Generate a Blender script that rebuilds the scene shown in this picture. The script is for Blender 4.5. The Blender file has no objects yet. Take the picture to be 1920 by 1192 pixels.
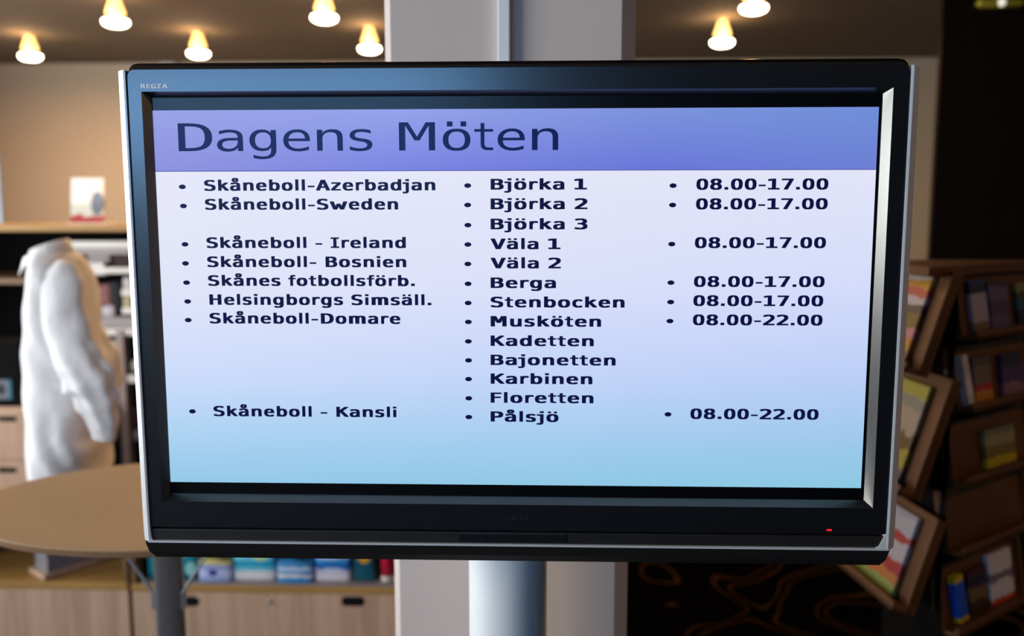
import bpy, bmesh, math, random
from mathutils import Vector, Matrix, noise

random.seed(7)
S = bpy.context.scene
C = S.collection
PI = math.pi
R = math.radians

# ---------------------------------------------------------------- camera
F = 1660.0                                   # focal length in pixels of the 1920 px wide frame
CAM = Vector((0.03926, -1.15252, 1.70))
YAW, PITCH, ROLL = -0.03302, 0.11997, -0.00119
fw = Vector((math.sin(YAW)*math.cos(PITCH), math.cos(YAW)*math.cos(PITCH), -math.sin(PITCH)))
rt = Vector((math.cos(YAW), -math.sin(YAW), 0))
up = rt.cross(fw)
rt, up = (math.cos(ROLL)*rt + math.sin(ROLL)*up), (-math.sin(ROLL)*rt + math.cos(ROLL)*up)
cd = bpy.data.cameras.new('camera')
cam = bpy.data.objects.new('camera', cd)
C.objects.link(cam)
M = Matrix((rt, up, -fw)).transposed().to_4x4()
M.translation = CAM
cam.matrix_world = M
cd.sensor_width = 36.0
cd.lens = 36.0*F/1920.0
cd.clip_start = 0.02
cd.dof.use_dof = True
cd.dof.focus_distance = 1.155
cd.dof.aperture_fstop = 2.5
S.camera = cam


def at(px, py, Y):
    """the point of the vertical plane y = Y seen at a place of the photograph (used to measure it)"""
    d = rt*((px-960)/F) - up*((py-596)/F) + fw
    return CAM + d*((Y-CAM.y)/d.y)


# ---------------------------------------------------------------- world, daylight, exposure
S.view_settings.view_transform = 'Standard'
S.view_settings.look = 'None'
S.view_settings.exposure = 0.0
S.view_settings.gamma = 1.0
S.view_settings.use_curve_mapping = False
S.cycles.use_denoising = True
S.cycles.max_bounces = 8
S.cycles.sample_clamp_indirect = 6.0
W = bpy.data.worlds.new('daylight')
S.world = W
W.use_nodes = True
bg = W.node_tree.nodes['Background']
bg.inputs[0].default_value = (0.80, 0.88, 1.0, 1)
bg.inputs[1].default_value = 0.9


def window_light(name, loc, rot, sx, sy, power, col=(0.86, 0.92, 1.0)):
    l = bpy.data.lights.new(name, 'AREA')
    l.shape = 'RECTANGLE'
    l.size, l.size_y, l.energy, l.color = sx, sy, power, col
    o = bpy.data.objects.new(name, l)
    o.location, o.rotation_euler = loc, rot
    C.objects.link(o)
    return o


# daylight through the side windows (left) and through the windows behind the photographer
window_light('daylight_side_near', (-4.42, -2.0, 1.93), (0, R(-90), 0), 1.12, 3.0, 270, (1.0, 0.96, 0.94))
window_light('daylight_side_far', (-4.42, 1.82, 1.62), (0, R(-90), 0), 1.75, 2.25, 165, (0.97, 0.96, 1.0))
window_light('daylight_back', (-1.95, -4.22, 2.3), (R(90), 0, 0), 3.2, .66, 64, (0.17, 0.48, 1.0))

# ---------------------------------------------------------------- mesh helpers


class MB:
    """collects shapes and links them as ONE mesh object"""

    def __init__(self):
        self.bm = bmesh.new()

    def box(self, lo, hi, bev=0.0, mi=0, M=None):
        r = bmesh.ops.create_cube(self.bm, size=1.0)
        vs = r['verts']
        for v in vs:
            v.co = Vector([lo[k] + (v.co[k]+0.5)*(hi[k]-lo[k]) for k in range(3)])
        fs = set(f for v in vs for f in v.link_faces)
        for f in fs:
            f.material_index = mi
        if bev > 0:
            es = list(set(e for v in vs for e in v.link_edges))
            r = bmesh.ops.bevel(self.bm, geom=es, offset=bev, segments=2, affect='EDGES', profile=0.5)
            vs = list(set(r['verts']) | set(v for v in vs if v.is_valid))
        if M:
            for v in vs:
                v.co = M @ v.co
        return self

    def poly_prism(self, pts, dvec, mi=0):
        d = Vector(dvec)
        a = [self.bm.verts.new(Vector(p)) for p in pts]
        b = [self.bm.verts.new(Vector(p)+d) for p in pts]
        n = len(pts)
        fs = [self.bm.faces.new(a[::-1]), self.bm.faces.new(b)]
        for i in range(n):
            fs.append(self.bm.faces.new((a[i], a[(i+1) % n], b[(i+1) % n], b[i])))
        for f in fs:
            f.material_index = mi
        return self

    def loft(self, rings, closed=True, cap0=True, cap1=True, mi=0):
        vs = [[self.bm.verts.new(Vector(p)) for p in r] for r in rings]
        n = len(rings[0])
        for a, b in zip(vs, vs[1:]):
            for i in range(n if closed else n-1):
                f = self.bm.faces.new((a[i], a[(i+1) % n], b[(i+1) % n], b[i]))
                f.material_index = mi
                f.smooth = True
        if cap0:
            self.bm.faces.new(vs[0][::-1]).material_index = mi
        if cap1:
            self.bm.faces.new(vs[-1]).material_index = mi
        return self

    def lathe(self, prof, c=(0, 0, 0), n=40, mi=0, axis='z', cap=True):
        rings = []
        for r, z in prof:
            ring = []
            for k in range(n):
                a = 2*PI*k/n
                p = Vector((r*math.cos(a), r*math.sin(a), z))
                if axis == 'y':
                    p = Vector((p.x, p.z, p.y))
                ring.append(p+Vector(c))
            rings.append(ring)
        return self.loft(rings, True, cap, cap, mi)

    def tube(self, path, r, n=12, mi=0):
        path = [Vector(p) for p in path]
        rings = []
        for i, p in enumerate(path):
            t = (path[min(i+1, len(path)-1)]-path[max(i-1, 0)]).normalized()
            a = t.cross(Vector((0, 0, 1)) if abs(t.z) < 0.9 else Vector((1, 0, 0))).normalized()
            b = t.cross(a)
            rr = r[i] if isinstance(r, (list, tuple)) else r
            rings.append([p+(a*math.cos(2*PI*k/n)+b*math.sin(2*PI*k/n))*rr for k in range(n)])
        return self.loft(rings, True, True, True, mi)

    def build(self, name, mats, parent=None, loc=None, smooth=None):
        bmesh.ops.recalc_face_normals(self.bm, faces=self.bm.faces[:])
        me = bpy.data.meshes.new(name)
        self.bm.to_mesh(me)
        self.bm.free()
        if smooth is not None:
            for p in me.polygons:
                p.use_smooth = smooth
        for m in (mats if isinstance(mats, (list, tuple)) else [mats]):
            me.materials.append(m)
        o = bpy.data.objects.new(name, me)
        C.objects.link(o)
        if parent:
            o.parent = parent
        if loc:
            o.location = loc
        return o


def tag(o, label=None, cat=None, group=None, kind=None):
    for k, v in (('label', label), ('category', cat), ('group', group), ('kind', kind)):
        if v:
            o[k] = v
    return o


def thing(name, loc, label, cat, group=None, rz=0):
    o = bpy.data.objects.new(name, None)
    o.empty_display_size = 0.05
    C.objects.link(o)
    o.location = loc
    o.rotation_euler = (0, 0, rz)
    return tag(o, label, cat, group)


def struct(o, label, cat):
    return tag(o, label, cat, None, 'structure')


# ---------------------------------------------------------------- materials


def new_mat(name):
    m = bpy.data.materials.new(name)
    m.use_nodes = True
    return m, m.node_tree, m.node_tree.nodes['Principled BSDF']


def lin(c):
    return tuple((x/12.92 if x <= 0.04045 else ((x+0.055)/1.055)**2.4) for x in [v/255 for v in c])


def plain(name, col, rough=0.5, metal=0.0, var=0.06, scale=8.0, spec=0.5, coat=0.0, bump=0.0):
    """one colour with a slight procedural unevenness"""
    m, t, p = new_mat(name)
    tc = t.nodes.new('ShaderNodeTexCoord')
    n = t.nodes.new('ShaderNodeTexNoise')
    n.inputs['Scale'].default_value = scale
    n.inputs['Detail'].default_value = 4
    t.links.new(tc.outputs['Object'], n.inputs['Vector'])
    r = t.nodes.new('ShaderNodeValToRGB')
    r.color_ramp.elements[0].position, r.color_ramp.elements[1].position = 0.3, 0.7
    r.color_ramp.elements[0].color = (*[c*(1-var) for c in col], 1)
    r.color_ramp.elements[1].color = (*[min(1, c*(1+var)) for c in col], 1)
    t.links.new(n.outputs['Fac'], r.inputs['Fac'])
    t.links.new(r.outputs['Color'], p.inputs['Base Color'])
    p.inputs['Roughness'].default_value = rough
    p.inputs['Metallic'].default_value = metal
    p.inputs['Specular IOR Level'].default_value = spec
    p.inputs['Coat Weight'].default_value = coat
    p.inputs['Coat Roughness'].default_value = 0.24
    if bump:
        b = t.nodes.new('ShaderNodeBump')
        b.inputs['Strength'].default_value = bump
        b.inputs['Distance'].default_value = 0.012
        t.links.new(n.outputs['Fac'], b.inputs['Height'])
        t.links.new(b.outputs['Normal'], p.inputs['Normal'])
    return m


def wood(name, c1, c2, stretch=(30, 30, 1.5), rough=0.45, spec=0.4):
    m, t, p = new_mat(name)
    tc = t.nodes.new('ShaderNodeTexCoord')
    mp = t.nodes.new('ShaderNodeMapping')
    mp.inputs['Scale'].default_value = stretch
    n = t.nodes.new('ShaderNodeTexNoise')
    n.inputs['Scale'].default_value = 1.0
    n.inputs['Detail'].default_value = 6
    n.inputs['Distortion'].default_value = 0.4
    r = t.nodes.new('ShaderNodeValToRGB')
    r.color_ramp.elements[0].position, r.color_ramp.elements[1].position = 0.32, 0.68
    r.color_ramp.elements[0].color = (*c1, 1)
    r.color_ramp.elements[1].color = (*c2, 1)
    t.links.new(tc.outputs['Object'], mp.inputs['Vector'])
    t.links.new(mp.outputs['Vector'], n.inputs['Vector'])
    t.links.new(n.outputs['Fac'], r.inputs['Fac'])
    t.links.new(r.outputs['Color'], p.inputs['Base Color'])
    p.inputs['Roughness'].default_value = rough
    p.inputs['Specular IOR Level'].default_value = spec
    return m


def print_mat(name, bands, warp=0.05, rough=0.4, axis='Z', spot=None, scale=4.0, dark=1.0):
    """printed cover or packaging: colour bands along one axis, wavy, with an optional round spot (x, z, rx, rz, colour)"""
    m, t, p = new_mat(name)
    tc = t.nodes.new('ShaderNodeTexCoord')
    sep = t.nodes.new('ShaderNodeSeparateXYZ')
    t.links.new(tc.outputs['Generated'], sep.inputs[0])
    n = t.nodes.new('ShaderNodeTexNoise')
    n.inputs['Scale'].default_value = scale
    t.links.new(tc.outputs['Generated'], n.inputs['Vector'])
    ma = t.nodes.new('ShaderNodeMath')
    ma.operation = 'MULTIPLY_ADD'
    t.links.new(n.outputs['Fac'], ma.inputs[0])
    ma.inputs[1].default_value = warp*4
    t.links.new(sep.outputs[axis], ma.inputs[2])
    sb = t.nodes.new('ShaderNodeMath')
    sb.operation = 'SUBTRACT'
    t.links.new(ma.outputs[0], sb.inputs[0])
    sb.inputs[1].default_value = warp*2
    r = t.nodes.new('ShaderNodeValToRGB')
    r.color_ramp.interpolation = 'CONSTANT'
    els = r.color_ramp.elements
    els[0].position, els[0].color = 0.0, (*[q*dark for q in lin(bands[0][1])], 1)
    els[1].position, els[1].color = bands[1][0], (*[q*dark for q in lin(bands[1][1])], 1)
    for pos, c in bands[2:]:
        e = els.new(pos)
        e.color = (*[q*dark for q in lin(c)], 1)
    t.links.new(sb.outputs[0], r.inputs['Fac'])
    out = r.outputs['Color']
    if spot:
        sx, sz, rx, rz, c = spot
        hor = 'X' if axis == 'Z' else 'Z'

        def sq(o, c0, rr):
            a = t.nodes.new('ShaderNodeMath')
            a.operation = 'SUBTRACT'
            t.links.new(o, a.inputs[0])
            a.inputs[1].default_value = c0
            d = t.nodes.new('ShaderNodeMath')
            d.operation = 'DIVIDE'
            t.links.new(a.outputs[0], d.inputs[0])
            d.inputs[1].default_value = rr
            q = t.nodes.new('ShaderNodeMath')
            q.operation = 'MULTIPLY'
            t.links.new(d.outputs[0], q.inputs[0])
            t.links.new(d.outputs[0], q.inputs[1])
            return q.outputs[0]
        ad = t.nodes.new('ShaderNodeMath')
        t.links.new(sq(sep.outputs['X'], sx, rx), ad.inputs[0])
        t.links.new(sq(sep.outputs['Z'], sz, rz), ad.inputs[1])
        lt = t.nodes.new('ShaderNodeMath')
        lt.operation = 'LESS_THAN'
        t.links.new(ad.outputs[0], lt.inputs[0])
        lt.inputs[1].default_value = 1.0
        mx = t.nodes.new('ShaderNodeMix')
        mx.data_type = 'RGBA'
        t.links.new(lt.outputs[0], mx.inputs[0])
        t.links.new(out, mx.inputs[6])
        mx.inputs[7].default_value = (*lin(c), 1)
        out = mx.outputs[2]
    t.links.new(out, p.inputs['Base Color'])
    p.inputs['Roughness'].default_value = rough
    return m


def glow(name, col, strength, base=(0.9, 0.85, 0.75)):
    m, t, p = new_mat(name)
    p.inputs['Base Color'].default_value = (*base, 1)
    p.inputs['Emission Color'].default_value = (*col, 1)
    p.inputs['Emission Strength'].default_value = strength
    p.inputs['Roughness'].default_value = 0.3
    return m

M_wall = plain('cream_paint', (0.55, 0.425, 0.295), 0.8, var=0.02, scale=3)
M_ceil = plain('ceiling_paint', (0.128, 0.092, 0.057), 0.9, var=0.02, scale=3)
M_pillar = plain('pillar_paint', (0.66, 0.555, 0.515), 0.7, var=0.015, scale=5)
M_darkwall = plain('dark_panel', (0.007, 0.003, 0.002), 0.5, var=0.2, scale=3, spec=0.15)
M_frame = plain('window_frame_paint', (0.75, 0.76, 0.74), 0.4)
M_oak = wood('oak_veneer', (0.46, 0.28, 0.19), (0.62, 0.41, 0.29))
M_oakdark = wood('stained_beech', (0.085, 0.028, 0.0045), (0.14, 0.048, 0.008), (4, 4, 20), rough=0.5)
M_edge = wood('oiled_edge', (0.36, 0.19, 0.05), (0.48, 0.27, 0.08), (1.5, 30, 30))
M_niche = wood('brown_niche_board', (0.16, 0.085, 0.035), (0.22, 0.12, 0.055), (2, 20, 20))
M_tabletop = plain('tan_laminate', (0.37, 0.245, 0.135), 0.6, var=0.04, scale=60, spec=.2)
M_tabledge = wood('table_edge_band', (0.15, 0.075, 0.035), (0.24, 0.13, 0.07), (3, 3, 40))
M_black = plain('matte_black', (0.006, 0.006, 0.007), 0.6, var=0.2)
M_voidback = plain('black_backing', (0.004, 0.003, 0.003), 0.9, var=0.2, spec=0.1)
M_steel = plain('brushed_steel', (0.36, 0.37, 0.40), 0.36, 0.55, var=0.05, scale=20)
M_whitepole = plain('white_powder_coat', (0.88, 0.89, 0.92), 0.4, var=0.01)
M_rail = plain('ivory_price_rail', (0.80, 0.74, 0.68), 0.4, var=0.03)
M_grey = plain('grey_shelf_metal', (0.36, 0.31, 0.30), 0.5, var=0.05)
M_slot = plain('handle_slot_black', (0.008, 0.007, 0.007), 0.8, var=0.1, spec=0.1)
M_brass = plain('brass', (0.75, 0.55, 0.12), 0.3, 1.0, var=0.05)

# ---------------------------------------------------------------- the room
X0, X1, Y0, Y1, ZC = -4.2, 3.9, -4.0, 4.92, 2.70

# floor: near-black carpet with paired tan lines that wander over it
m, t, p = new_mat('swirl_carpet')
tc = t.nodes.new('ShaderNodeTexCoord')
n1 = t.nodes.new('ShaderNodeTexNoise')
n1.inputs['Scale'].default_value = 1.5
n1.inputs['Detail'].default_value = 0.6
n1.inputs['Distortion'].default_value = 0.5
t.links.new(tc.outputs['Object'], n1.inputs['Vector'])
k = t.nodes.new('ShaderNodeMath'); k.operation = 'MULTIPLY'; k.inputs[1].default_value = 4.4
t.links.new(n1.outputs['Fac'], k.inputs[0])
fr = t.nodes.new('ShaderNodeMath'); fr.operation = 'FRACT'
t.links.new(k.outputs[0], fr.inputs[0])
r1 = t.nodes.new('ShaderNodeValToRGB')
r1.color_ramp.interpolation = 'LINEAR'
els = r1.color_ramp.elements
els[0].position, els[0].color = 0.345, (0, 0, 0, 1)
els[1].position, els[1].color = 0.372, (1, 1, 1, 1)
for pos, v in ((0.385, 1), (0.412, 0), (0.54, 0), (0.567, 1), (0.58, 1), (0.607, 0)):
    e = els.new(pos); e.color = (v, v, v, 1)
t.links.new(fr.outputs[0], r1.inputs['Fac'])
n2 = t.nodes.new('ShaderNodeTexNoise'); n2.inputs['Scale'].default_value = 220
t.links.new(tc.outputs['Object'], n2.inputs['Vector'])
mx = t.nodes.new('ShaderNodeMix'); mx.data_type = 'RGBA'
t.links.new(r1.outputs['Color'], mx.inputs[0])
mx.inputs[6].default_value = (0.0012, 0.0009, 0.001, 1)
mx.inputs[7].default_value = (0.032, 0.015, 0.0035, 1)
t.links.new(mx.outputs[2], p.inputs['Base Color'])
p.inputs['Roughness'].default_value = 0.95
p.inputs['Specular IOR Level'].default_value = 0.0
bp = t.nodes.new('ShaderNodeBump'); bp.inputs['Strength'].default_value = 0.4; bp.inputs['Distance'].default_value = 0.004
t.links.new(n2.outputs['Fac'], bp.inputs['Height'])
t.links.new(bp.outputs['Normal'], p.inputs['Normal'])
M_carpet = m
b = MB(); b.box((X0-.2, Y0-.2, -.1), (X1+.2, Y1+.2, 0))
struct(b.build('floor', M_carpet), 'near black carpet with paired tan lines swirling over it', 'floor')
b = MB(); b.box((X0-.2, Y0-.2, ZC), (X1+.2, Y1+.2, ZC+.1))
struct(b.build('ceiling', M_ceil), 'brownish ceiling with rows of small round lamps', 'ceiling')


def wall_with_holes(axis, c0, c1, a0, a1, holes):
    """wall slab along x (axis 'x') or y ('y') between a0..a1, thickness c0..c1, holes (a, b, z0, z1)"""
    mb = MB()

    def bx(p, q, z0, z1):
        if q-p < 1e-4 or z1-z0 < 1e-4:
            return
        if axis == 'x':
            mb.box((p, c0, z0), (q, c1, z1))
        else:
            mb.box((c0, p, z0), (c1, q, z1))
    cur = a0
    for (p, q, z0, z1) in sorted(holes):
        bx(cur, p, 0, ZC)
        bx(p, q, 0, z0)
        bx(p, q, z1, ZC)
        cur = q
    bx(cur, a1, 0, ZC)
    return mb


m, t, p = new_mat('window_glass')
for n_ in list(t.nodes):
    if n_.type == 'BSDF_PRINCIPLED':
        t.nodes.remove(n_)
tr = t.nodes.new('ShaderNodeBsdfTransparent'); tr.inputs[0].default_value = (0.95, 0.98, 0.97, 1)
gl = t.nodes.new('ShaderNodeBsdfGlossy'); gl.inputs['Roughness'].default_value = 0.03
ms = t.nodes.new('ShaderNodeMixShader'); ms.inputs[0].default_value = 0.06
t.links.new(tr.outputs[0], ms.inputs[1]); t.links.new(gl.outputs[0], ms.inputs[2])
t.links.new(ms.outputs[0], t.nodes['Material Output'].inputs[0])
M_glass = m


def window(name, axis, c, a0, a1, z0, z1, nmull, label):
    mb = MB()
    g = MB()
    f = 0.05

    def bx(mb, p, q, u, v, d):
        if axis == 'x':
            mb.box((p, c-d, u), (q, c+d, v), 0.004 if d > 0.01 else 0)
        else:
            mb.box((c-d, p, u), (c+d, q, v), 0.004 if d > 0.01 else 0)
    bx(mb, a0, a1, z0, z0+f, .03); bx(mb, a0, a1, z1-f, z1, .03)
    for i in range(nmull+2):
        x = a0 + (a1-a0-f)*i/(nmull+1)
        bx(mb, x, x+f, z0+f, z1-f, .03)
    o = mb.build(name, M_frame)
    bx(g, a0+f, a1-f, z0+f, z1-f, .003)
    g.build('pane', M_glass, o)
    return struct(o, label, 'window')


far_l, far_r = at(-60, 300, Y1).x, at(4.5, 360, Y1).x
zt = at(2, 288, Y1).z
struct(wall_with_holes('x', Y1, Y1+.2, X0-.2, X1+.2, [(far_l, far_r, 0.95, zt)]).build('wall_back', M_wall), 'cream wall at the far end of the shop', 'wall')
window('window_1', 'x', Y1+.08, far_l, far_r, 0.95, zt, 0, 'bright window at the left edge of the far wall')
struct(wall_with_holes('y', X0-.2, X0, Y0, Y1, [(-3.5, -0.5, 1.35, 2.5), (.7, 2.95, .75, 2.5)]).build('wall_left', M_wall), 'cream side wall with windows', 'wall')
window('window_2', 'y', X0-.08, -3.5, -0.5, 1.35, 2.5, 1, 'side window nearer the photographer')
window('window_3', 'y', X0-.08, .7, 2.95, .75, 2.5, 1, 'side window beside the shop shelves')
struct(wall_with_holes('x', Y0-.2, Y0, X0-.2, X1+.2, [(-3.6, -.3, 1.97, 2.63)]).build('wall_front', M_darkwall), 'wall with windows behind the photographer', 'wall')
window('window_4', 'x', Y0-.08, -3.6, -.3, 1.97, 2.63, 2, 'high window behind the photographer')
b = MB(); b.box((X1, Y0, 0), (X1+.2, Y1, ZC))
struct(b.build('wall_side', plain('taupe_paint', (0.14, 0.115, 0.10), 0.8, var=.02, scale=3)), 'taupe side wall beyond the rack', 'wall')
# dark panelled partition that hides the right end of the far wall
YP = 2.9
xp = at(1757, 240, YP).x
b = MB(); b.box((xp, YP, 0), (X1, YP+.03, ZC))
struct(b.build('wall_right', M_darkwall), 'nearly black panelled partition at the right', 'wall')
# square pillar with chamfered corners behind the television
PY = 0.42
xl, xr = at(718, 0, PY).x, at(1196, 0, PY).x
b = MB()
pts = [(xl+.012, PY, 0), (xr-.027, PY, 0), (xr, PY+.03, 0), (xr, PY+.42, 0), (xr-.02, PY+.44, 0), (xl+.02, PY+.44, 0), (xl, PY+.42, 0), (xl, PY+.014, 0)]
b.poly_prism(pts, (0, 0, ZC))
struct(b.build('pillar', M_pillar), 'pale grey square pillar with chamfered corners', 'pillar')
dl, dr = at(933, 60, PY-.018).x, at(956, 60, PY-.018).x
b = MB(); b.box((dl, PY-.018, 1.0), (dr, PY, ZC), .002)
tag(b.build('cable_duct', M_whitepole), 'narrow white cable duct running up the pillar above the television', 'cable duct')

# ---------------------------------------------------------------- ceiling lamps
M_opal = glow('opal_lamp_glass', (1.0, 0.86, 0.62), 14.0)
M_amber = glow('amber_lamp_glass', (1.0, 0.55, 0.15), 3.2, (0.6, 0.3, 0.08))
M_ring = plain('lamp_ring', (0.45, 0.36, 0.25), 0.4, 0.6)
LAMPCOL = (1.0, 0.58, 0.26)
LAMPS = [((57, 106), 'lamp on the ceiling at the far left, above the leaflet holder'),
         ((372, 101), 'lamp over the television corner, second of the far row'),
         ((693, 92), 'lamp on the ceiling just left of the pillar, in the far row'),
         ((1354, 80), 'lamp on the ceiling right of the pillar, in the far row'),
         ((217, 42), 'lamp on the ceiling at the upper left, in the nearer row'),
         ((608, 34), 'lamp on the ceiling left of the pillar, in the nearer row'),
         ((1413, 16), 'lamp on the ceiling right of the pillar, in the nearer row')]
ZL = ZC-.117
first = None


def copy_tree(o, parent=None):
    c = o.copy()
    C.objects.link(c)
    c.parent = parent
    for ch in list(o.children):
        copy_tree(ch, c)
    return c


for (px, py), lab in LAMPS:
    d = rt*((px-960)/F) - up*((py-596)/F) + fw
    P = CAM + d*((ZL-CAM.z)/d.z)
    lab = 'round opal glass ' + lab
    if first is None:
        first = thing('ceiling_lamp', (P.x, P.y, ZC), lab, 'ceiling lamp', 'round opal ceiling lamps')
        b = MB(); b.lathe([(.001, -.138), (.038, -.136), (.054, -.128), (.060, -.118), (.058, -.108), (.046, -.104), (.001, -.104)])
        b.build('glass_disc', M_opal, first, smooth=True)
        b = MB(); b.lathe([(.001, -.080), (.044, -.080), (.043, -.070), (.034, -.042), (.024, -.014), (.019, -.002), (.001, -.002)])
        b.build('glass_cone', M_amber, first, smooth=True)
        b = MB(); b.lathe([(.010, -.105), (.010, -.079)], n=12)
        b.build('spacer', M_ring, first)
        b = MB(); b.lathe([(.022, -.006), (.04, -.006), (.043, -.001), (.043, 0), (.022, 0), (.022, -.006)], cap=False)
        b.build('ceiling_ring', M_ring, first, smooth=False)
        l = bpy.data.lights.new('lamp_bulb', 'AREA'); l.shape = 'DISK'; l.size = .13; l.energy = 10.5; l.color = LAMPCOL
        lo = bpy.data.objects.new('lamp_bulb', l); lo.parent = first; lo.location = (0, 0, -.142); C.objects.link(lo)
        l = bpy.data.lights.new('lamp_halo', 'POINT'); l.shadow_soft_size = .03; l.energy = 1.3; l.color = LAMPCOL
        lo = bpy.data.objects.new('lamp_halo', l); lo.parent = first; lo.location = (0, -.075, -.07); C.objects.link(lo)
    else:
        c = copy_tree(first)
        c.location = (P.x, P.y, ZC)
        c['label'] = lab

# the same lamp over the rack, just outside the picture
c = copy_tree(first)
c.location = (2.3, -.55, ZC)
c['label'] = 'round opal glass lamp over the brochure rack'

# pale round fixture on the far wall, peeking over the television, and a brass lamp on the dark partition
P = at(318, 146, Y1)
b = MB()
b.lathe([(.001, -.05), (.05, -.048), (.09, -.038), (.112, -.02), (.12, 0)], (0, 0, 0), 40, axis='y')
o = b.build('wall_dome', plain('pale_dome', (0.85, 0.72, 0.66), 0.5), None, (P.x, Y1, P.z), True)
tag(o, 'pale round dome on the far wall, its top peeking over the television', 'dome')
P = at(1868, 9, YP)
o = thing('brass_wall_lamp', (P.x, YP, P.z), 'small elongated brass lamp high on the dark partition', 'lamp')
b = MB(); b.loft([[Vector((x, -.03+.022*math.cos(a), .018*s*math.sin(a))) for a in [2*PI*k/16 for k in range(16)]] for x, s in ((-.095, .5), (-.085, 1), (0, 1.15), (.085, 1), (.095, .5))])
b.build('lamp_body', plain('green_gold', (0.55, 0.42, 0.04), 0.35, 0.4), o, smooth=True)
b = MB(); b.lathe([(.001, -.062), (.012, -.06), (.017, -.05), (.017, -.03)], axis='y')
b.build('lamp_bulb_cap', glow('lamp_tip', (1, .9, .7), .7), o, smooth=True)
b = MB(); b.box((-.02, -.02, -.015), (.02, 0, .015), .003); b.build('wall_bracket', M_brass, o)

# ---------------------------------------------------------------- the television
TV = thing('television', (0, 0, 0), 'large flat television showing the list of meetings, black bezel with silver trim', 'television')
M_bezel = plain('gloss_black_bezel', (0.008, 0.009, 0.012), 0.26, var=0.05, scale=30, spec=1.0, coat=1.0)
M_topcap = plain('piano_black', (0.012, 0.007, 0.006), 0.12, var=0.05, spec=0.5)
M_chin = plain('soft_black_plastic', (0.014, 0.012, 0.012), 0.5, var=0.1, scale=30, spec=0.4)
M_silver = plain('silver_trim', (0.78, 0.78, 0.80), 0.34, 0.3, var=0.02, scale=40)
M_panel = plain('dark_panel_glass', (0.003, 0.003, 0.004), 0.28, var=0.1, spec=0.45)
BX, BZ0, BZ1 = .4945, 1.274, 1.887        # bezel outline
IX0, IX1, IZ0, IZ1 = -.4735, .4775, 1.3105, 1.8525   # bezel opening at the front
PX0, PX1, PZ0, PZ1 = -.4655, .4690, 1.3180, 1.8465   # where the bevel meets the panel
D0, D1 = -.008, .003                        # front of bezel, panel depth


def rrect(x0, x1, z0, z1, r0, r1, y, n=6):
    """outline with corner radii r0 (bottom) and r1 (top)"""
    out = []
    for cx, cz, a0, r in ((x1-r0, z0+r0, -90, r0), (x1-r1, z1-r1, 0, r1), (x0+r1, z1-r1, 90, r1), (x0+r0, z0+r0, 180, r0)):
        for i in range(n+1):
            a = R(a0+90*i/n)
            out.append(Vector((cx+r*math.cos(a), y, cz+r*math.sin(a))))
    return out


def rect_ring(x0, x1, z0, z1, y, n=6):
    """the same vertex count as rrect, all corner points together"""
    out = []
    for cx, cz in ((x1, z0), (x1, z1), (x0, z1), (x0, z0)):
        out += [Vector((cx, y, cz))]*(n+1)
    return out


b = MB()
rings = [rrect(-BX+.002, BX+.004, BZ0, BZ1, .002, .012, .045),
         rrect(-BX+.002, BX+.004, BZ0, BZ1, .002, .012, D0+.006),
         rrect(-BX+.004, BX+.002, BZ0+.001, BZ1-.007, .002, .009, D0),
         rect_ring(IX0, IX1, IZ0, IZ1, D0),
         rect_ring(PX0, PX1, PZ0, PZ1, D1),
         rect_ring(PX0, PX1, PZ0, PZ1, .02)]
b.loft(rings, True, False, False)
bmesh.ops.remove_doubles(b.bm, verts=b.bm.verts[:], dist=1e-5)
b.build('bezel', M_bezel, TV, smooth=False)
b = MB()
rings = [rrect(-BX+.004, BX+.002, BZ1-.012, BZ1+.001, .0015, .011, D0+.004), rrect(-BX+.005, BX+.001, BZ1-.010, BZ1+.0025, .0015, .011, D0+.010),
         rrect(-BX+.005, BX+.001, BZ1-.010, BZ1+.0025, .0015, .011, .06)]
b.loft(rings)
b.build('top_cap', M_topcap, TV, smooth=True)
b = MB(); b.box((PX0-.002, D1+.0015, PZ0-.002), (PX1+.002, D1+.008, PZ1+.002))
b.build('display_panel', M_panel, TV)

# picture on the screen
SX, SZ0, SZ1, SH = .465, 1.3342, 1.8302, 1.7523
m, t, p = new_mat('screen_picture')
tc = t.nodes.new('ShaderNodeTexCoord')
sep = t.nodes.new('ShaderNodeSeparateXYZ')
t.links.new(tc.outputs['Object'], sep.inputs[0])


def rng(o, a, bb):
    q = t.nodes.new('ShaderNodeMapRange')
    q.inputs[1].default_value, q.inputs[2].default_value = a, bb
    t.links.new(o, q.inputs[0])
    return q.outputs[0]


def ramp(o, stops):
    q = t.nodes.new('ShaderNodeValToRGB')
    e = q.color_ramp.elements
    e[0].position, e[0].color = stops[0][0], (*lin(stops[0][1]), 1)
    e[1].position, e[1].color = stops[1][0], (*lin(stops[1][1]), 1)
    for s in stops[2:]:
        w = e.new(s[0]); w.color = (*lin(s[1]), 1)
    t.links.new(o, q.inputs[0])
    return q.outputs[0]


def mixc(f, a, bb):
    q = t.nodes.new('ShaderNodeMix'); q.data_type = 'RGBA'
    t.links.new(f, q.inputs[0]); t.links.new(a, q.inputs[6]); t.links.new(bb, q.inputs[7])
    return q.outputs[2]


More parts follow.
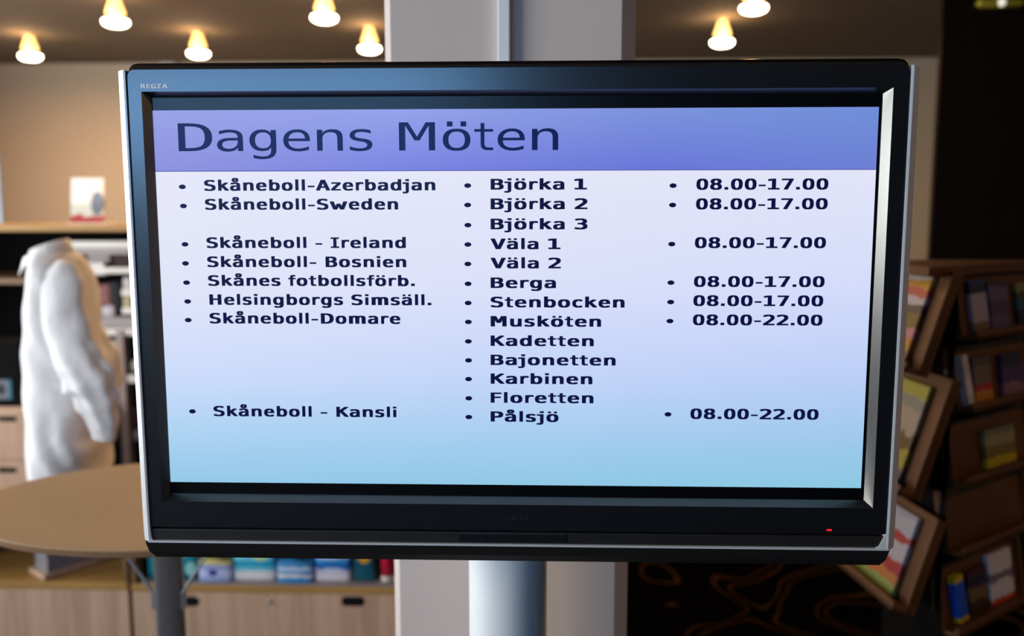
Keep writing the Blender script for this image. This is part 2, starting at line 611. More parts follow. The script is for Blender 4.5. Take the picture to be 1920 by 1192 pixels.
zf = rng(sep.outputs['Z'], SZ0, SZ1)
xf = rng(sep.outputs['X'], -SX, SX)
bodyL = ramp(zf, [(0.0, (148, 200, 232)), (.10, (166, 208, 240)), (.30, (204, 220, 250)), (.55, (226, 228, 248)), (.84, (229, 229, 246))])
bodyR = ramp(zf, [(0.0, (140, 200, 226)), (.10, (152, 200, 234)), (.30, (186, 206, 246)), (.55, (212, 220, 250)), (.84, (226, 228, 248))])
body = mixc(xf, bodyL, bodyR)
hdT = ramp(xf, [(0, (150, 158, 224)), (.35, (146, 158, 230)), (.7, (124, 146, 220)), (1, (112, 142, 216))])
hdB = ramp(xf, [(0, (140, 142, 218)), (.35, (118, 128, 222)), (.7, (104, 118, 216)), (1, (108, 126, 212))])
head = mixc(rng(sep.outputs['Z'], SH, SZ1), hdB, hdT)
gt = t.nodes.new('ShaderNodeMath'); gt.operation = 'GREATER_THAN'
t.links.new(sep.outputs['Z'], gt.inputs[0]); gt.inputs[1].default_value = SH
pic = mixc(gt.outputs[0], body, head)
p.inputs['Base Color'].default_value = (.004, .004, .005, 1)
p.inputs['Roughness'].default_value = 0.3
p.inputs['Specular IOR Level'].default_value = 0.2
t.links.new(pic, p.inputs['Emission Color'])
p.inputs['Emission Strength'].default_value = 1.0
M_screen = m
b = MB(); b.box((-SX, D1+.0006, SZ0), (SX, D1+.0015, SZ1))
screen = b.build('screen', M_screen, TV)
screen['label'] = 'lit screen with a lilac heading band over a pale blue list'


def ink(name, col):
    m, t, p = new_mat(name)
    p.inputs['Base Color'].default_value = (.003, .003, .005, 1)
    p.inputs['Roughness'].default_value = 0.3
    p.inputs['Specular IOR Level'].default_value = 0.2
    p.inputs['Emission Color'].default_value = (*lin(col), 1)
    p.inputs['Emission Strength'].default_value = 1.0
    return m


M_ink = ink('screen_ink', (10, 14, 62))
M_inkhead = ink('heading_ink', (12, 26, 84))
M_seam = ink('band_line', (88, 96, 170))
b = MB(); b.box((-SX, D1+.0001, SH-.0006), (SX, D1+.0007, SH+.0006)); b.build('band_line', M_seam, screen)

GLYPHS={
 '-':('124,224 305,224 305,167 124,167','3,1,0 3,2,1'),
 '.':('170,106 258,106 258,0 170,0','3,1,0 3,2,1'),
 '1':('94,59 203,59 203,456 86,430 86,494 203,520 273,520 273,59 381,59 381,0 94,0','4,6,5 4,2,6 2,7,6 3,2,4 1,7,2 10,1,0 10,7,1 10,8,7 10,9,8'),
 '2':('130,59 369,59 369,0 53,0 53,59 84,92 114,124 141,153 167,180 189,205 208,225 223,242 234,255 250,275 263,293 273,309 281,323 286,337 290,350 292,363 293,377 292,398 287,416 279,432 268,445 254,456 237,464 219,469 197,470 181,469 165,467 148,464 131,459 113,452 95,444 76,435 57,424 57,495 75,503 93,510 110,516 128,521 145,524 162,527 179,529 196,529 232,527 265,519 294,506 319,489 339,467 354,442 362,414 365,382 364,366 361,349 357,332 350,315 341,298 329,280 316,261 299,242 289,229 276,215 260,198 243,179 222,156 196,129 165,97','44,46,45 43,46,44 42,46,43 42,47,46 41,47,42 40,47,41 40,48,47 39,48,40 38,48,39 38,49,48 37,49,38 36,35,37 35,34,37 34,33,37 33,32,37 32,31,37 31,30,37 30,49,37 30,29,49 29,28,49 28,50,49 27,50,28 26,50,27 26,51,50 25,51,26 24,51,25 23,51,24 23,52,51 22,52,23 21,52,22 21,53,52 20,53,21 20,54,53 19,54,20 19,55,54 18,55,19 17,55,18 17,56,55 16,56,17 16,57,56 15,57,16 15,58,57 14,58,15 14,59,58 13,59,14 13,60,59 12,60,13 12,61,60 11,61,12 10,61,11 10,62,61 10,63,62 9,63,10 9,64,63 8,64,9 8,65,64 7,65,8 7,66,65 7,67,66 6,67,7 6,68,67 5,68,6 5,0,68 4,0,5 3,0,4 3,1,0 3,2,1'),
 '3':('270,278 294,270 315,259 333,246 349,230 360,212 369,191 374,168 376,143 373,110 364,79 349,53 327,31 301,13 270,0 234,-8 194,-10 176,-10 158,-8 139,-6 121,-3 102,0 84,5 66,10 48,16 48,86 65,77 83,70 100,63 118,58 135,54 152,51 169,50 186,49 214,51 237,56 258,64 275,75 289,90 298,107 304,127 306,150 304,172 298,191 289,208 275,222 258,234 239,242 216,247 191,249 138,249 138,307 191,307 214,308 234,312 252,319 267,328 279,340 287,353 292,369 294,387 292,406 288,423 280,437 269,449 255,458 238,465 219,469 197,470 181,470 165,468 149,466 133,463 116,459 99,454 81,449 63,442 63,507 84,512 103,517 121,521 138,524 154,526 169,528 184,529 197,529 233,527 265,520 293,508 318,491 338,471 352,447 361,420 364,390 362,369 358,351 350,334 340,319 326,305 310,294 292,285','84,86,85 83,86,84 82,86,83 82,87,86 81,87,82 80,87,81 79,87,80 79,88,87 78,88,79 77,88,78 77,89,88 76,75,77 75,74,77 74,73,77 73,72,77 72,71,77 71,89,77 71,70,89 70,69,89 69,68,89 68,90,89 68,67,90 67,91,90 66,91,67 65,91,66 64,91,65 63,91,64 63,92,91 62,92,63 61,92,62 61,93,92 60,93,61 60,94,93 59,94,60 59,95,94 58,95,59 57,95,58 57,96,95 56,96,57 56,97,96 55,97,56 54,97,55 54,98,97 53,98,54 52,98,53 50,52,51 50,98,52 50,99,98 50,100,99 50,0,100 50,1,0 50,2,1 50,49,2 49,3,2 48,3,49 47,3,48 47,4,3 46,4,47 45,4,46 45,5,4 44,5,45 44,6,5 43,6,44 43,7,6 42,7,43 41,7,42 41,8,7 40,8,41 40,9,8 39,9,40 39,10,9 38,10,39 37,10,38 24,26,25 37,11,10 24,27,26 36,11,37 24,28,27 35,11,36 24,29,28 24,30,29 34,11,35 24,31,30 34,12,11 24,32,31 33,12,34 24,33,32 24,12,33 24,13,12 23,13,24 23,14,13 22,14,23 21,14,22 20,14,21 20,15,14 19,15,20 18,15,19 18,16,15 17,16,18'),
 '7':('48,520 376,520 376,490 190,0 116,0 297,461 48,461','6,1,0 6,2,1 6,5,2 5,3,2 4,3,5'),
 '8':('214,247 192,245 173,240 156,232 142,221 131,206 123,189 118,169 116,146 118,124 123,104 131,86 142,72 156,60 173,52 193,47 214,45 237,47 256,51 273,60 287,71 299,86 307,103 311,123 313,146 311,169 307,189 298,206 287,220 273,232 256,240 237,245 153,276 132,283 113,293 97,305 83,319 72,335 64,353 59,373 58,394 60,424 68,450 81,473 100,493 123,509 150,520 180,527 214,529 249,527 280,520 306,509 329,493 348,473 361,450 369,424 372,394 370,373 365,353 357,335 346,319 332,305 316,293 297,283 276,276 301,269 322,259 341,246 356,230 368,211 377,190 382,166 384,140 381,106 372,77 358,51 339,30 314,12 285,0 252,-8 214,-10 177,-8 144,0 115,12 90,29 71,51 57,77 48,106 46,139 47,165 53,189 61,211 73,230 89,246 107,259 129,269 128,388 129,368 133,351 140,336 150,324 162,315 177,308 195,304 214,302 234,304 252,308 267,315 279,324 289,336 296,351 300,368 302,388 300,408 296,425 289,440 279,453 267,462 252,469 235,474 214,475 195,474 177,469 162,462 150,452 140,440 133,425 129,408','47,49,48 46,49,47 46,50,49 45,50,46 45,51,50 44,51,45 44,52,51 43,52,44 43,120,52 120,53,52 43,121,120 119,53,120 118,53,119 43,122,121 42,122,43 118,54,53 117,54,118 42,123,122 116,54,117 42,124,123 115,54,116 42,125,124 41,125,42 115,55,54 114,55,115 41,126,125 113,55,114 41,127,126 40,127,41 113,56,55 112,56,113 40,96,127 39,96,40 112,57,56 39,97,96 111,57,112 111,58,57 38,97,39 38,98,97 110,58,111 110,59,58 37,98,38 37,99,98 109,59,110 37,100,99 108,59,109 108,60,59 36,100,37 36,101,100 107,60,108 35,101,36 107,61,60 106,61,107 35,102,101 105,61,106 35,103,102 34,103,35 105,62,61 104,62,105 34,104,103 34,62,104 33,62,34 33,63,62 32,63,33 32,64,63 95,64,32 95,65,64 95,66,65 94,66,95 94,67,66 93,0,94 0,67,94 93,1,0 31,67,0 31,68,67 92,1,93 92,2,1 30,68,31 92,3,2 29,68,30 92,4,3 28,68,29 28,69,68 91,4,92 91,5,4 27,69,28 27,70,69 90,5,91 90,6,5 26,70,27 26,71,70 89,6,90 89,7,6 25,71,26 89,8,7 24,71,25 24,72,71 88,8,89 88,9,8 23,72,24 23,73,72 87,9,88 87,10,9 22,73,23 22,74,73 86,10,87 86,11,10 21,74,22 86,12,11 20,74,21 20,75,74 85,12,86 85,13,12 19,75,20 85,14,13 18,75,19 85,15,14 17,75,18 17,76,75 84,15,85 84,16,15 16,76,17 84,76,16 84,77,76 83,77,84 83,78,77 82,78,83 82,79,78 81,79,82 81,80,79'),
 'A':('214,458 140,192 289,192 172,520 257,520 416,0 344,0 305,135 123,135 86,0 13,0','10,0,3 0,4,3 0,5,4 10,1,0 2,5,0 10,8,1 8,2,1 8,7,2 7,5,2 10,9,8 6,5,7'),
 'B':('128,248 128,58 212,58 240,59 264,63 284,70 299,79 311,92 319,108 324,127 325,150 323,173 318,194 310,211 298,224 282,235 262,242 239,247 212,248 128,462 128,305 210,305 234,307 254,310 271,316 284,325 294,336 301,350 305,368 307,388 305,406 301,422 294,435 284,445 271,452 255,458 234,461 210,462 58,520 212,520 249,518 282,511 311,500 335,485 353,466 367,444 375,418 378,388 376,365 372,345 365,328 355,313 342,300 326,290 308,283 287,278 311,273 332,263 351,251 367,235 380,215 389,194 394,169 396,143 393,110 384,81 370,56 350,36 324,20 292,9 255,2 212,0 58,0','72,19,38 19,39,38 19,40,39 19,41,40 19,42,41 19,43,42 19,44,43 19,37,44 37,36,44 36,45,44 72,20,19 35,45,36 34,45,35 33,45,34 32,45,33 32,46,45 31,46,32 30,46,31 30,47,46 29,47,30 28,47,29 28,48,47 27,48,28 27,49,48 26,49,27 26,50,49 25,50,26 25,51,50 24,51,25 23,51,24 23,52,51 22,52,23 21,52,22 72,0,20 0,21,20 0,52,21 0,53,52 0,54,53 0,55,54 0,56,55 0,57,56 0,58,57 0,18,58 18,17,58 17,59,58 72,1,0 16,59,17 15,59,16 14,59,15 14,60,59 13,60,14 13,61,60 12,61,13 11,61,12 11,62,61 10,62,11 10,63,62 9,63,10 9,64,63 8,64,9 8,65,64 7,65,8 6,65,7 6,66,65 5,66,6 4,66,5 3,66,4 2,66,3 72,2,1 72,66,2 72,67,66 72,68,67 72,69,68 72,70,69 72,71,70'),
 'D':('152,58 193,61 227,69 255,82 276,101 291,128 302,163 309,207 311,259 309,313 302,357 291,392 276,418 255,437 227,451 193,459 152,462 118,462 118,58 153,520 209,516 257,504 297,484 329,456 353,420 371,376 382,322 385,259 382,197 371,144 353,99 329,63 297,36 257,16 209,4 153,0 48,0 48,520','36,17,37 17,19,37 17,20,19 17,21,20 17,22,21 17,16,22 16,23,22 36,18,17 15,23,16 14,23,15 14,24,23 13,24,14 12,24,13 12,25,24 11,25,12 10,25,11 10,26,25 9,26,10 9,27,26 8,27,9 7,27,8 7,28,27 6,28,7 6,29,28 5,29,6 5,30,29 4,30,5 3,30,4 3,31,30 2,31,3 1,31,2 1,32,31 0,32,1 36,0,18 36,32,0 36,33,32 36,34,33 36,35,34'),
 'E':('69,520 377,520 377,461 139,461 139,307 367,307 367,248 139,248 139,59 384,59 384,0 69,0','11,3,0 3,1,0 3,2,1 11,4,3 11,7,4 7,5,4 7,6,5 11,8,7 11,9,8 11,10,9'),
 'F':('81,520 387,520 387,461 152,461 152,307 365,307 365,248 152,248 152,0 81,0','9,3,0 3,1,0 3,2,1 9,4,3 9,7,4 7,5,4 7,6,5 9,8,7'),
 'G':('384,43 370,31 354,20 338,11 321,3 303,-3 284,-7 265,-9 244,-10 198,-6 157,8 121,30 91,61 66,100 49,146 39,199 36,259 39,320 49,373 67,419 91,458 122,489 158,511 199,525 246,529 262,529 278,527 294,524 309,520 324,515 338,508 353,501 367,492 367,420 352,432 338,443 324,452 309,459 294,465 278,469 262,471 246,472 214,469 186,459 163,442 143,419 128,389 118,353 111,309 109,259 111,209 117,165 128,129 142,99 161,76 184,60 212,50 244,47 256,47 266,48 276,50 285,52 294,55 302,59 310,64 317,69 317,209 242,209 242,267 384,267','23,25,24 23,26,25 23,27,26 22,27,23 22,28,27 22,29,28 22,30,29 21,30,22 21,31,30 21,32,31 21,40,32 40,39,32 39,38,32 38,37,32 37,36,32 36,35,32 35,34,32 34,33,32 20,41,21 41,40,21 20,42,41 20,43,42 20,44,43 19,44,20 19,45,44 19,46,45 18,46,19 18,47,46 17,47,18 17,48,47 16,48,17 16,49,48 67,69,68 67,66,69 66,0,69 15,49,16 15,50,49 65,0,66 15,51,50 14,51,15 14,52,51 13,52,14 13,53,52 12,53,13 12,54,53 12,55,54 64,0,65 63,0,64 11,55,12 11,56,55 62,0,63 61,0,62 60,0,61 11,57,56 59,0,60 58,0,59 57,0,58 11,0,57 11,1,0 11,2,1 10,2,11 10,3,2 10,4,3 9,4,10 9,5,4 9,6,5 8,6,9 8,7,6'),
 'H':('48,520 118,520 118,307 311,307 311,520 382,520 382,0 311,0 311,248 118,248 118,0 48,0','11,1,0 11,2,1 3,5,4 3,6,5 11,9,2 9,3,2 9,8,3 8,6,3 11,10,9 7,6,8'),
 'I':('70,520 359,520 359,461 250,461 250,59 359,59 359,0 70,0 70,59 179,59 179,461 70,461','11,1,0 11,2,1 10,2,11 9,3,10 3,2,10 9,4,3 7,9,8 7,4,9 7,5,4 7,6,5'),
 'K':('48,520 118,520 118,289 338,520 421,520 218,307 427,0 342,0 172,260 118,203 118,0 48,0','11,1,0 11,2,1 2,4,3 2,5,4 2,8,5 8,6,5 11,9,2 9,8,2 7,6,8 11,10,9'),
 'M':('30,520 124,520 214,255 304,520 399,520 399,0 334,0 334,459 241,185 188,185 95,459 95,0 30,0','12,10,0 10,1,0 10,2,1 2,7,3 7,4,3 7,5,4 12,11,10 9,2,10 2,8,7 6,5,7 9,8,2'),
 'O':('315,259 314,313 309,358 302,394 292,423 278,445 261,460 239,469 214,472 190,469 169,460 151,445 138,423 127,394 120,358 116,313 114,259 116,206 120,161 127,125 138,96 151,75 169,59 190,50 214,47 239,50 261,59 278,75 292,96 302,124 309,161 314,206 389,259 386,196 378,141 364,94 346,57 321,28 291,7 256,-6 214,-10 173,-6 138,7 108,27 84,56 65,94 51,140 43,196 41,259 43,323 51,378 65,425 84,462 108,492 138,513 173,525 214,529 256,525 291,513 321,492 346,462 364,425 378,378 386,323','55,57,56 55,58,57 54,58,55 54,59,58 53,59,54 53,60,59 52,8,53 8,60,53 52,9,8 7,60,8 52,10,9 6,60,7 51,10,52 6,61,60 51,11,10 5,61,6 51,12,11 4,61,5 50,12,51 4,62,61 50,13,12 3,62,4 50,14,13 2,62,3 49,14,50 2,63,62 49,15,14 1,63,2 48,15,49 1,32,63 48,16,15 0,32,1 47,16,48 47,17,16 31,32,0 31,33,32 47,18,17 30,33,31 30,34,33 46,18,47 46,19,18 29,34,30 29,35,34 45,19,46 45,20,19 28,35,29 45,21,20 27,35,28 27,36,35 44,21,45 44,22,21 26,36,27 44,23,22 25,36,26 25,37,36 43,23,44 43,24,23 24,37,25 43,37,24 43,38,37 42,38,43 42,39,38 41,39,42 41,40,39'),
 'P':('139,462 139,267 220,267 243,268 264,273 281,281 296,292 308,307 317,323 322,343 324,365 322,386 317,406 309,422 297,436 282,448 264,456 244,460 220,462 69,520 220,520 261,517 297,510 327,498 352,480 372,458 386,432 394,400 397,365 394,328 386,297 372,270 353,248 328,231 297,219 261,211 220,209 139,209 139,0 69,0','39,0,19 0,20,19 0,21,20 0,22,21 0,23,22 0,24,23 0,18,24 18,25,24 39,1,0 17,25,18 16,25,17 16,26,25 15,26,16 14,26,15 13,26,14 13,27,26 12,27,13 11,27,12 11,28,27 10,28,11 9,28,10 9,29,28 8,29,9 8,30,29 7,30,8 6,30,7 6,31,30 5,31,6 4,31,5 3,31,4 3,32,31 2,32,3 39,37,1 37,2,1 37,32,2 37,33,32 37,34,33 37,35,34 37,36,35 39,38,37'),
 'R':('265,245 278,241 290,235 301,228 311,219 321,207 332,190 345,169 359,142 429,0 354,0 292,131 279,157 266,177 255,193 244,204 232,211 219,216 204,219 188,220 120,220 120,0 50,0 50,520 195,520 235,517 270,510 301,498 326,481 346,460 360,434 369,404 372,369 370,345 365,323 356,303 343,285 328,271 310,259 289,251 120,462 120,278 197,278 221,279 241,283 259,290 273,300 283,313 291,329 296,348 297,369 296,391 291,409 283,425 271,438 256,449 239,456 218,461 195,462','22,40,23 40,24,23 40,25,24 40,26,25 40,27,26 40,28,27 40,58,28 58,29,28 22,41,40 57,29,58 56,29,57 56,30,29 55,30,56 54,30,55 53,30,54 53,31,30 52,31,53 51,31,52 51,32,31 50,32,51 49,32,50 49,33,32 48,33,49 48,34,33 47,34,48 47,35,34 46,35,47 46,36,35 45,36,46 44,36,45 44,37,36 43,37,44 42,37,43 22,20,41 20,42,41 20,37,42 20,38,37 20,39,38 20,0,39 20,1,0 20,2,1 20,3,2 20,19,3 19,4,3 22,21,20 18,4,19 18,5,4 17,5,18 16,5,17 15,5,16 15,6,5 14,6,15 13,6,14 13,7,6 12,7,13 12,8,7 11,8,12 11,9,8 10,9,11'),
 'S':('352,502 352,431 336,440 320,449 304,456 288,462 272,466 256,470 240,471 223,472 200,471 179,466 160,459 144,449 132,436 123,422 117,405 116,386 117,370 120,356 126,344 135,334 146,325 162,317 182,310 205,304 242,295 276,286 306,273 330,259 349,242 364,222 374,198 380,172 382,142 379,107 371,77 356,51 336,29 311,12 280,0 244,-8 203,-10 184,-10 166,-8 148,-6 129,-2 111,2 92,8 74,14 55,21 55,96 75,84 94,74 113,66 131,59 149,54 167,50 185,48 203,47 228,48 250,53 269,60 286,71 298,84 308,99 313,117 315,138 314,156 310,172 304,186 295,197 283,207 267,215 247,223 224,229 186,237 153,247 124,258 100,271 81,287 67,305 57,326 50,349 48,376 51,409 60,438 75,465 95,487 121,506 150,519 183,527 220,529 235,529 250,528 266,525 283,522 299,519 317,514 334,508','91,93,92 91,94,93 91,95,94 90,95,91 90,96,95 90,97,96 89,97,90 89,98,97 89,99,98 89,0,99 88,0,89 88,8,0 8,7,0 7,6,0 6,5,0 5,4,0 4,3,0 3,2,0 2,1,0 87,9,88 9,8,88 87,10,9 87,11,10 87,12,11 86,12,87 86,13,12 86,14,13 85,14,86 85,15,14 85,16,15 84,16,85 84,17,16 84,18,17 83,18,84 83,19,18 83,20,19 82,20,83 82,21,20 82,22,21 81,22,82 81,23,22 81,24,23 81,25,24 80,25,81 80,26,25 80,27,26 79,27,80 79,28,27 79,29,28 78,29,79 78,30,29 77,30,78 76,30,77 76,31,30 75,31,76 74,31,75 73,31,74 73,32,31 72,32,73 71,32,72 71,33,32 70,33,71 69,33,70 68,33,69 68,34,33 67,34,68 67,35,34 66,35,67 65,35,66 65,36,35 64,36,65 50,52,51 50,53,52 63,36,64 63,37,36 50,54,53 62,37,63 50,55,54 61,37,62 50,56,55 50,57,56 60,37,61 60,38,37 50,58,57 59,38,60 50,59,58 50,38,59 50,39,38 49,39,50 48,39,49 48,40,39 47,40,48 46,40,47 46,41,40 45,41,46 44,41,45 44,42,41 43,42,44'),
 'T':('16,520 413,520 413,461 250,461 250,0 180,0 180,461 16,461','7,1,0 7,2,1 6,2,7 5,3,6 3,2,6 5,4,3'),
 'V':('214,59 337,520 409,520 257,0 172,0 20,520 93,520','4,6,5 4,0,6 0,2,1 0,3,2 4,3,0'),
 'Z':('62,520 399,520 399,466 128,59 407,59 407,0 54,0 54,54 319,461 62,461','9,1,0 9,2,1 9,8,2 8,3,2 7,3,8 7,4,3 7,5,4 6,5,7'),
 'a':('244,196 223,196 197,195 174,191 155,185 139,176 126,165 117,152 112,136 110,118 112,101 116,86 122,74 132,63 143,54 157,48 173,45 190,44 216,46 238,53 257,64 274,80 287,100 296,124 302,151 304,182 304,196 369,222 369,0 304,0 304,58 293,42 281,28 268,16 253,6 236,-1 218,-6 198,-9 177,-10 149,-8 123,-2 101,9 82,24 66,42 55,63 49,87 46,114 49,144 57,171 71,194 90,212 114,227 144,238 179,244 218,246 304,246 304,256 303,278 298,297 291,312 281,324 267,333 250,340 230,344 206,345 190,344 173,343 157,340 140,336 123,330 107,324 91,317 75,308 75,372 92,379 110,384 126,389 143,393 159,396 175,398 191,399 206,399 229,398 251,396 271,391 289,385 305,377 320,367 333,356 344,342 350,333 356,323 360,312 363,299 366,285 367,267 368,246','80,82,81 79,82,80 79,83,82 78,83,79 78,84,83 77,84,78 76,84,77 76,85,84 75,85,76 75,86,85 74,86,75 73,86,74 73,87,86 72,71,73 71,70,73 70,69,73 69,68,73 68,67,73 67,66,73 66,87,73 66,65,87 65,88,87 65,64,88 64,89,88 63,89,64 62,89,63 62,90,89 61,90,62 60,90,61 60,91,90 59,91,60 59,92,91 58,92,59 58,93,92 58,94,93 57,94,58 57,95,94 56,95,57 56,96,95 55,96,56 55,27,96 53,55,54 53,27,55 52,27,53 51,27,52 50,27,51 50,26,27 26,28,27 49,1,50 1,26,50 49,2,1 0,26,1 25,28,26 49,3,2 48,3,49 48,4,3 48,5,4 24,28,25 48,6,5 47,6,48 47,7,6 47,8,7 23,28,24 46,8,47 46,9,8 22,28,23 46,10,9 45,10,46 45,11,10 21,30,22 30,28,22 44,11,45 44,12,11 20,30,21 44,13,12 19,30,20 44,14,13 43,14,44 19,31,30 29,28,30 43,15,14 18,31,19 43,16,15 17,31,18 43,17,16 43,31,17 42,31,43 42,32,31 42,33,32 41,33,42 41,34,33 40,34,41 40,35,34 40,36,35 39,36,40 39,37,36 38,37,39'),
 'b':('320,195 318,230 314,260 306,286 296,307 283,324 267,336 248,343 226,345 204,343 185,336 169,324 155,307 145,286 137,260 133,229 131,195 133,160 137,130 145,104 155,83 169,66 185,54 204,47 226,44 248,47 267,54 283,66 296,82 306,103 314,129 318,160 131,340 140,354 150,365 161,376 174,384 188,391 203,396 219,398 236,399 269,396 299,386 325,369 347,345 364,316 377,281 385,241 387,196 385,150 377,110 364,75 347,45 324,21 299,4 269,-7 235,-10 218,-9 203,-6 188,-2 174,5 161,13 150,24 140,36 131,49 131,0 67,0 67,542 131,542','66,68,67 66,32,68 39,41,40 38,41,39 38,42,41 37,42,38 36,42,37 36,43,42 35,43,36 34,43,35 34,44,43 33,44,34 32,8,33 8,44,33 8,7,44 7,45,44 32,9,8 6,45,7 32,10,9 66,14,32 14,13,32 13,12,32 12,11,32 11,10,32 5,45,6 4,45,5 4,46,45 3,46,4 2,46,3 2,47,46 1,47,2 66,15,14 1,48,47 0,48,1 66,16,15 0,49,48 66,17,16 31,49,0 66,18,17 30,49,31 30,50,49 66,19,18 29,50,30 29,51,50 66,20,19 28,51,29 66,64,20 64,21,20 27,51,28 27,52,51 64,22,21 26,52,27 64,23,22 25,52,26 66,65,64 63,23,64 63,24,23 24,52,25 24,53,52 63,53,24 62,53,63 61,53,62 61,54,53 60,54,61 59,54,60 59,55,54 58,55,59 57,55,58 57,56,55'),
 'c':('369,20 356,13 343,7 330,2 316,-3 303,-6 289,-8 275,-10 260,-10 218,-7 180,3 147,20 119,44 97,74 81,109 71,149 68,195 71,240 81,280 97,315 119,345 147,369 180,386 218,396 260,399 274,399 288,398 302,395 315,392 329,388 342,383 356,377 369,369 369,302 357,313 344,322 331,329 318,335 305,339 291,343 276,344 260,345 232,343 207,335 186,323 168,306 154,284 144,259 137,229 135,195 137,161 144,131 154,105 168,83 186,66 207,54 232,47 260,44 277,45 292,47 307,50 320,54 333,60 346,68 358,76 369,86','23,25,24 23,26,25 23,27,26 22,27,23 22,28,27 22,29,28 22,30,29 21,30,22 21,31,30 21,32,31 21,39,32 39,38,32 38,37,32 37,36,32 36,35,32 35,34,32 34,33,32 20,41,21 41,40,21 40,39,21 19,42,20 42,41,20 19,43,42 19,44,43 19,45,44 18,45,19 18,46,45 18,47,46 17,47,18 17,48,47 16,48,17 16,49,48 15,49,16 15,50,49 15,51,50 14,51,15 14,52,51 13,52,14 13,53,52 64,0,65 13,54,53 63,0,64 12,54,13 62,0,63 12,55,54 61,0,62 60,0,61 12,56,55 59,0,60 58,0,59 12,57,56 57,0,58 11,57,12 11,0,57 10,0,11 10,1,0 10,2,1 10,3,2 9,3,10 9,4,3 9,5,4 9,6,5 8,6,9 8,7,6'),
 'd':('299,340 299,542 363,542 363,0 299,0 299,49 290,36 280,24 269,13 256,5 242,-2 227,-6 212,-9 195,-10 161,-7 131,4 106,21 83,45 66,75 53,110 45,150 43,196 45,241 53,281 66,316 84,345 106,369 132,386 161,396 195,399 212,398 228,396 243,391 257,384 269,376 281,366 290,354 110,195 112,160 116,129 124,103 134,82 147,66 163,54 182,47 204,44 226,47 245,54 261,66 275,83 285,104 293,130 297,160 299,195 297,229 293,260 285,286 275,307 261,324 245,336 226,343 204,345 182,343 163,336 147,324 134,307 124,286 116,260 112,230','0,2,1 0,3,2 28,30,29 28,31,30 27,31,28 27,32,31 27,33,32 26,33,27 26,34,33 26,35,34 25,35,26 25,36,35 25,61,36 61,0,36 24,62,25 62,61,25 60,0,61 24,63,62 59,0,60 59,58,0 58,57,0 57,56,0 56,55,0 55,3,0 24,64,63 24,65,64 23,65,24 23,66,65 23,67,66 22,67,23 22,68,67 54,3,55 21,68,22 21,37,68 53,3,54 20,37,21 20,38,37 52,3,53 51,3,52 20,39,38 19,39,20 50,3,51 19,40,39 18,40,19 49,3,50 18,41,40 48,5,49 5,3,49 18,42,41 17,42,18 47,5,48 17,43,42 46,5,47 17,44,43 46,6,5 4,3,5 45,6,46 17,45,44 16,45,17 16,6,45 16,7,6 16,8,7 15,8,16 15,9,8 15,10,9 14,10,15 14,11,10 14,12,11 13,12,14'),
 'e':('387,211 387,180 110,180 110,178 112,148 118,121 128,98 143,79 161,64 183,53 208,46 237,44 252,45 268,47 284,50 301,54 318,59 335,66 354,74 372,84 372,20 354,13 336,7 319,2 302,-3 285,-6 268,-8 252,-10 236,-10 193,-7 155,4 122,21 94,44 72,74 56,109 46,149 43,195 46,239 55,279 71,313 93,344 120,368 151,385 187,396 227,399 262,396 293,387 321,371 344,349 363,321 376,289 384,252 323,230 321,256 316,279 308,299 296,316 282,329 266,338 246,343 224,345 202,343 182,337 164,328 148,314 134,298 124,278 116,255 112,229','43,45,44 43,46,45 42,46,43 42,47,46 41,47,42 41,48,47 40,48,41 40,60,48 60,59,48 59,49,48 40,61,60 39,61,40 58,49,59 39,62,61 57,49,58 39,63,62 56,49,57 39,64,63 56,50,49 55,50,56 39,65,64 38,65,39 54,50,55 38,66,65 54,51,50 53,51,54 37,66,38 37,67,66 52,51,53 37,68,67 52,0,51 36,68,37 68,0,52 36,0,68 36,1,0 35,2,36 2,1,36 35,3,2 35,4,3 34,4,35 34,5,4 34,6,5 33,6,34 33,7,6 18,20,19 33,8,7 17,20,18 32,8,33 16,20,17 32,9,8 15,20,16 14,20,15 32,10,9 13,20,14 12,20,13 32,11,10 11,20,12 31,11,32 31,20,11 30,20,31 30,21,20 30,22,21 30,23,22 29,23,30 29,24,23 29,25,24 29,26,25 28,26,29 28,27,26'),
 'f':('370,542 370,489 297,489 281,488 268,485 257,481 249,474 244,466 239,455 237,441 236,424 236,390 370,390 370,340 236,340 236,0 172,0 172,340 68,340 68,390 172,390 172,417 174,447 179,473 189,494 201,511 218,525 239,534 264,540 293,542','28,0,29 28,1,0 27,1,28 26,1,27 25,1,26 24,1,25 23,3,24 3,2,24 2,1,24 23,4,3 23,5,4 23,6,5 23,7,6 22,7,23 22,8,7 22,9,8 21,9,22 21,10,9 21,11,10 20,11,21 18,20,19 18,11,20 18,12,11 18,13,12 17,13,18 16,14,17 14,13,17 16,15,14'),
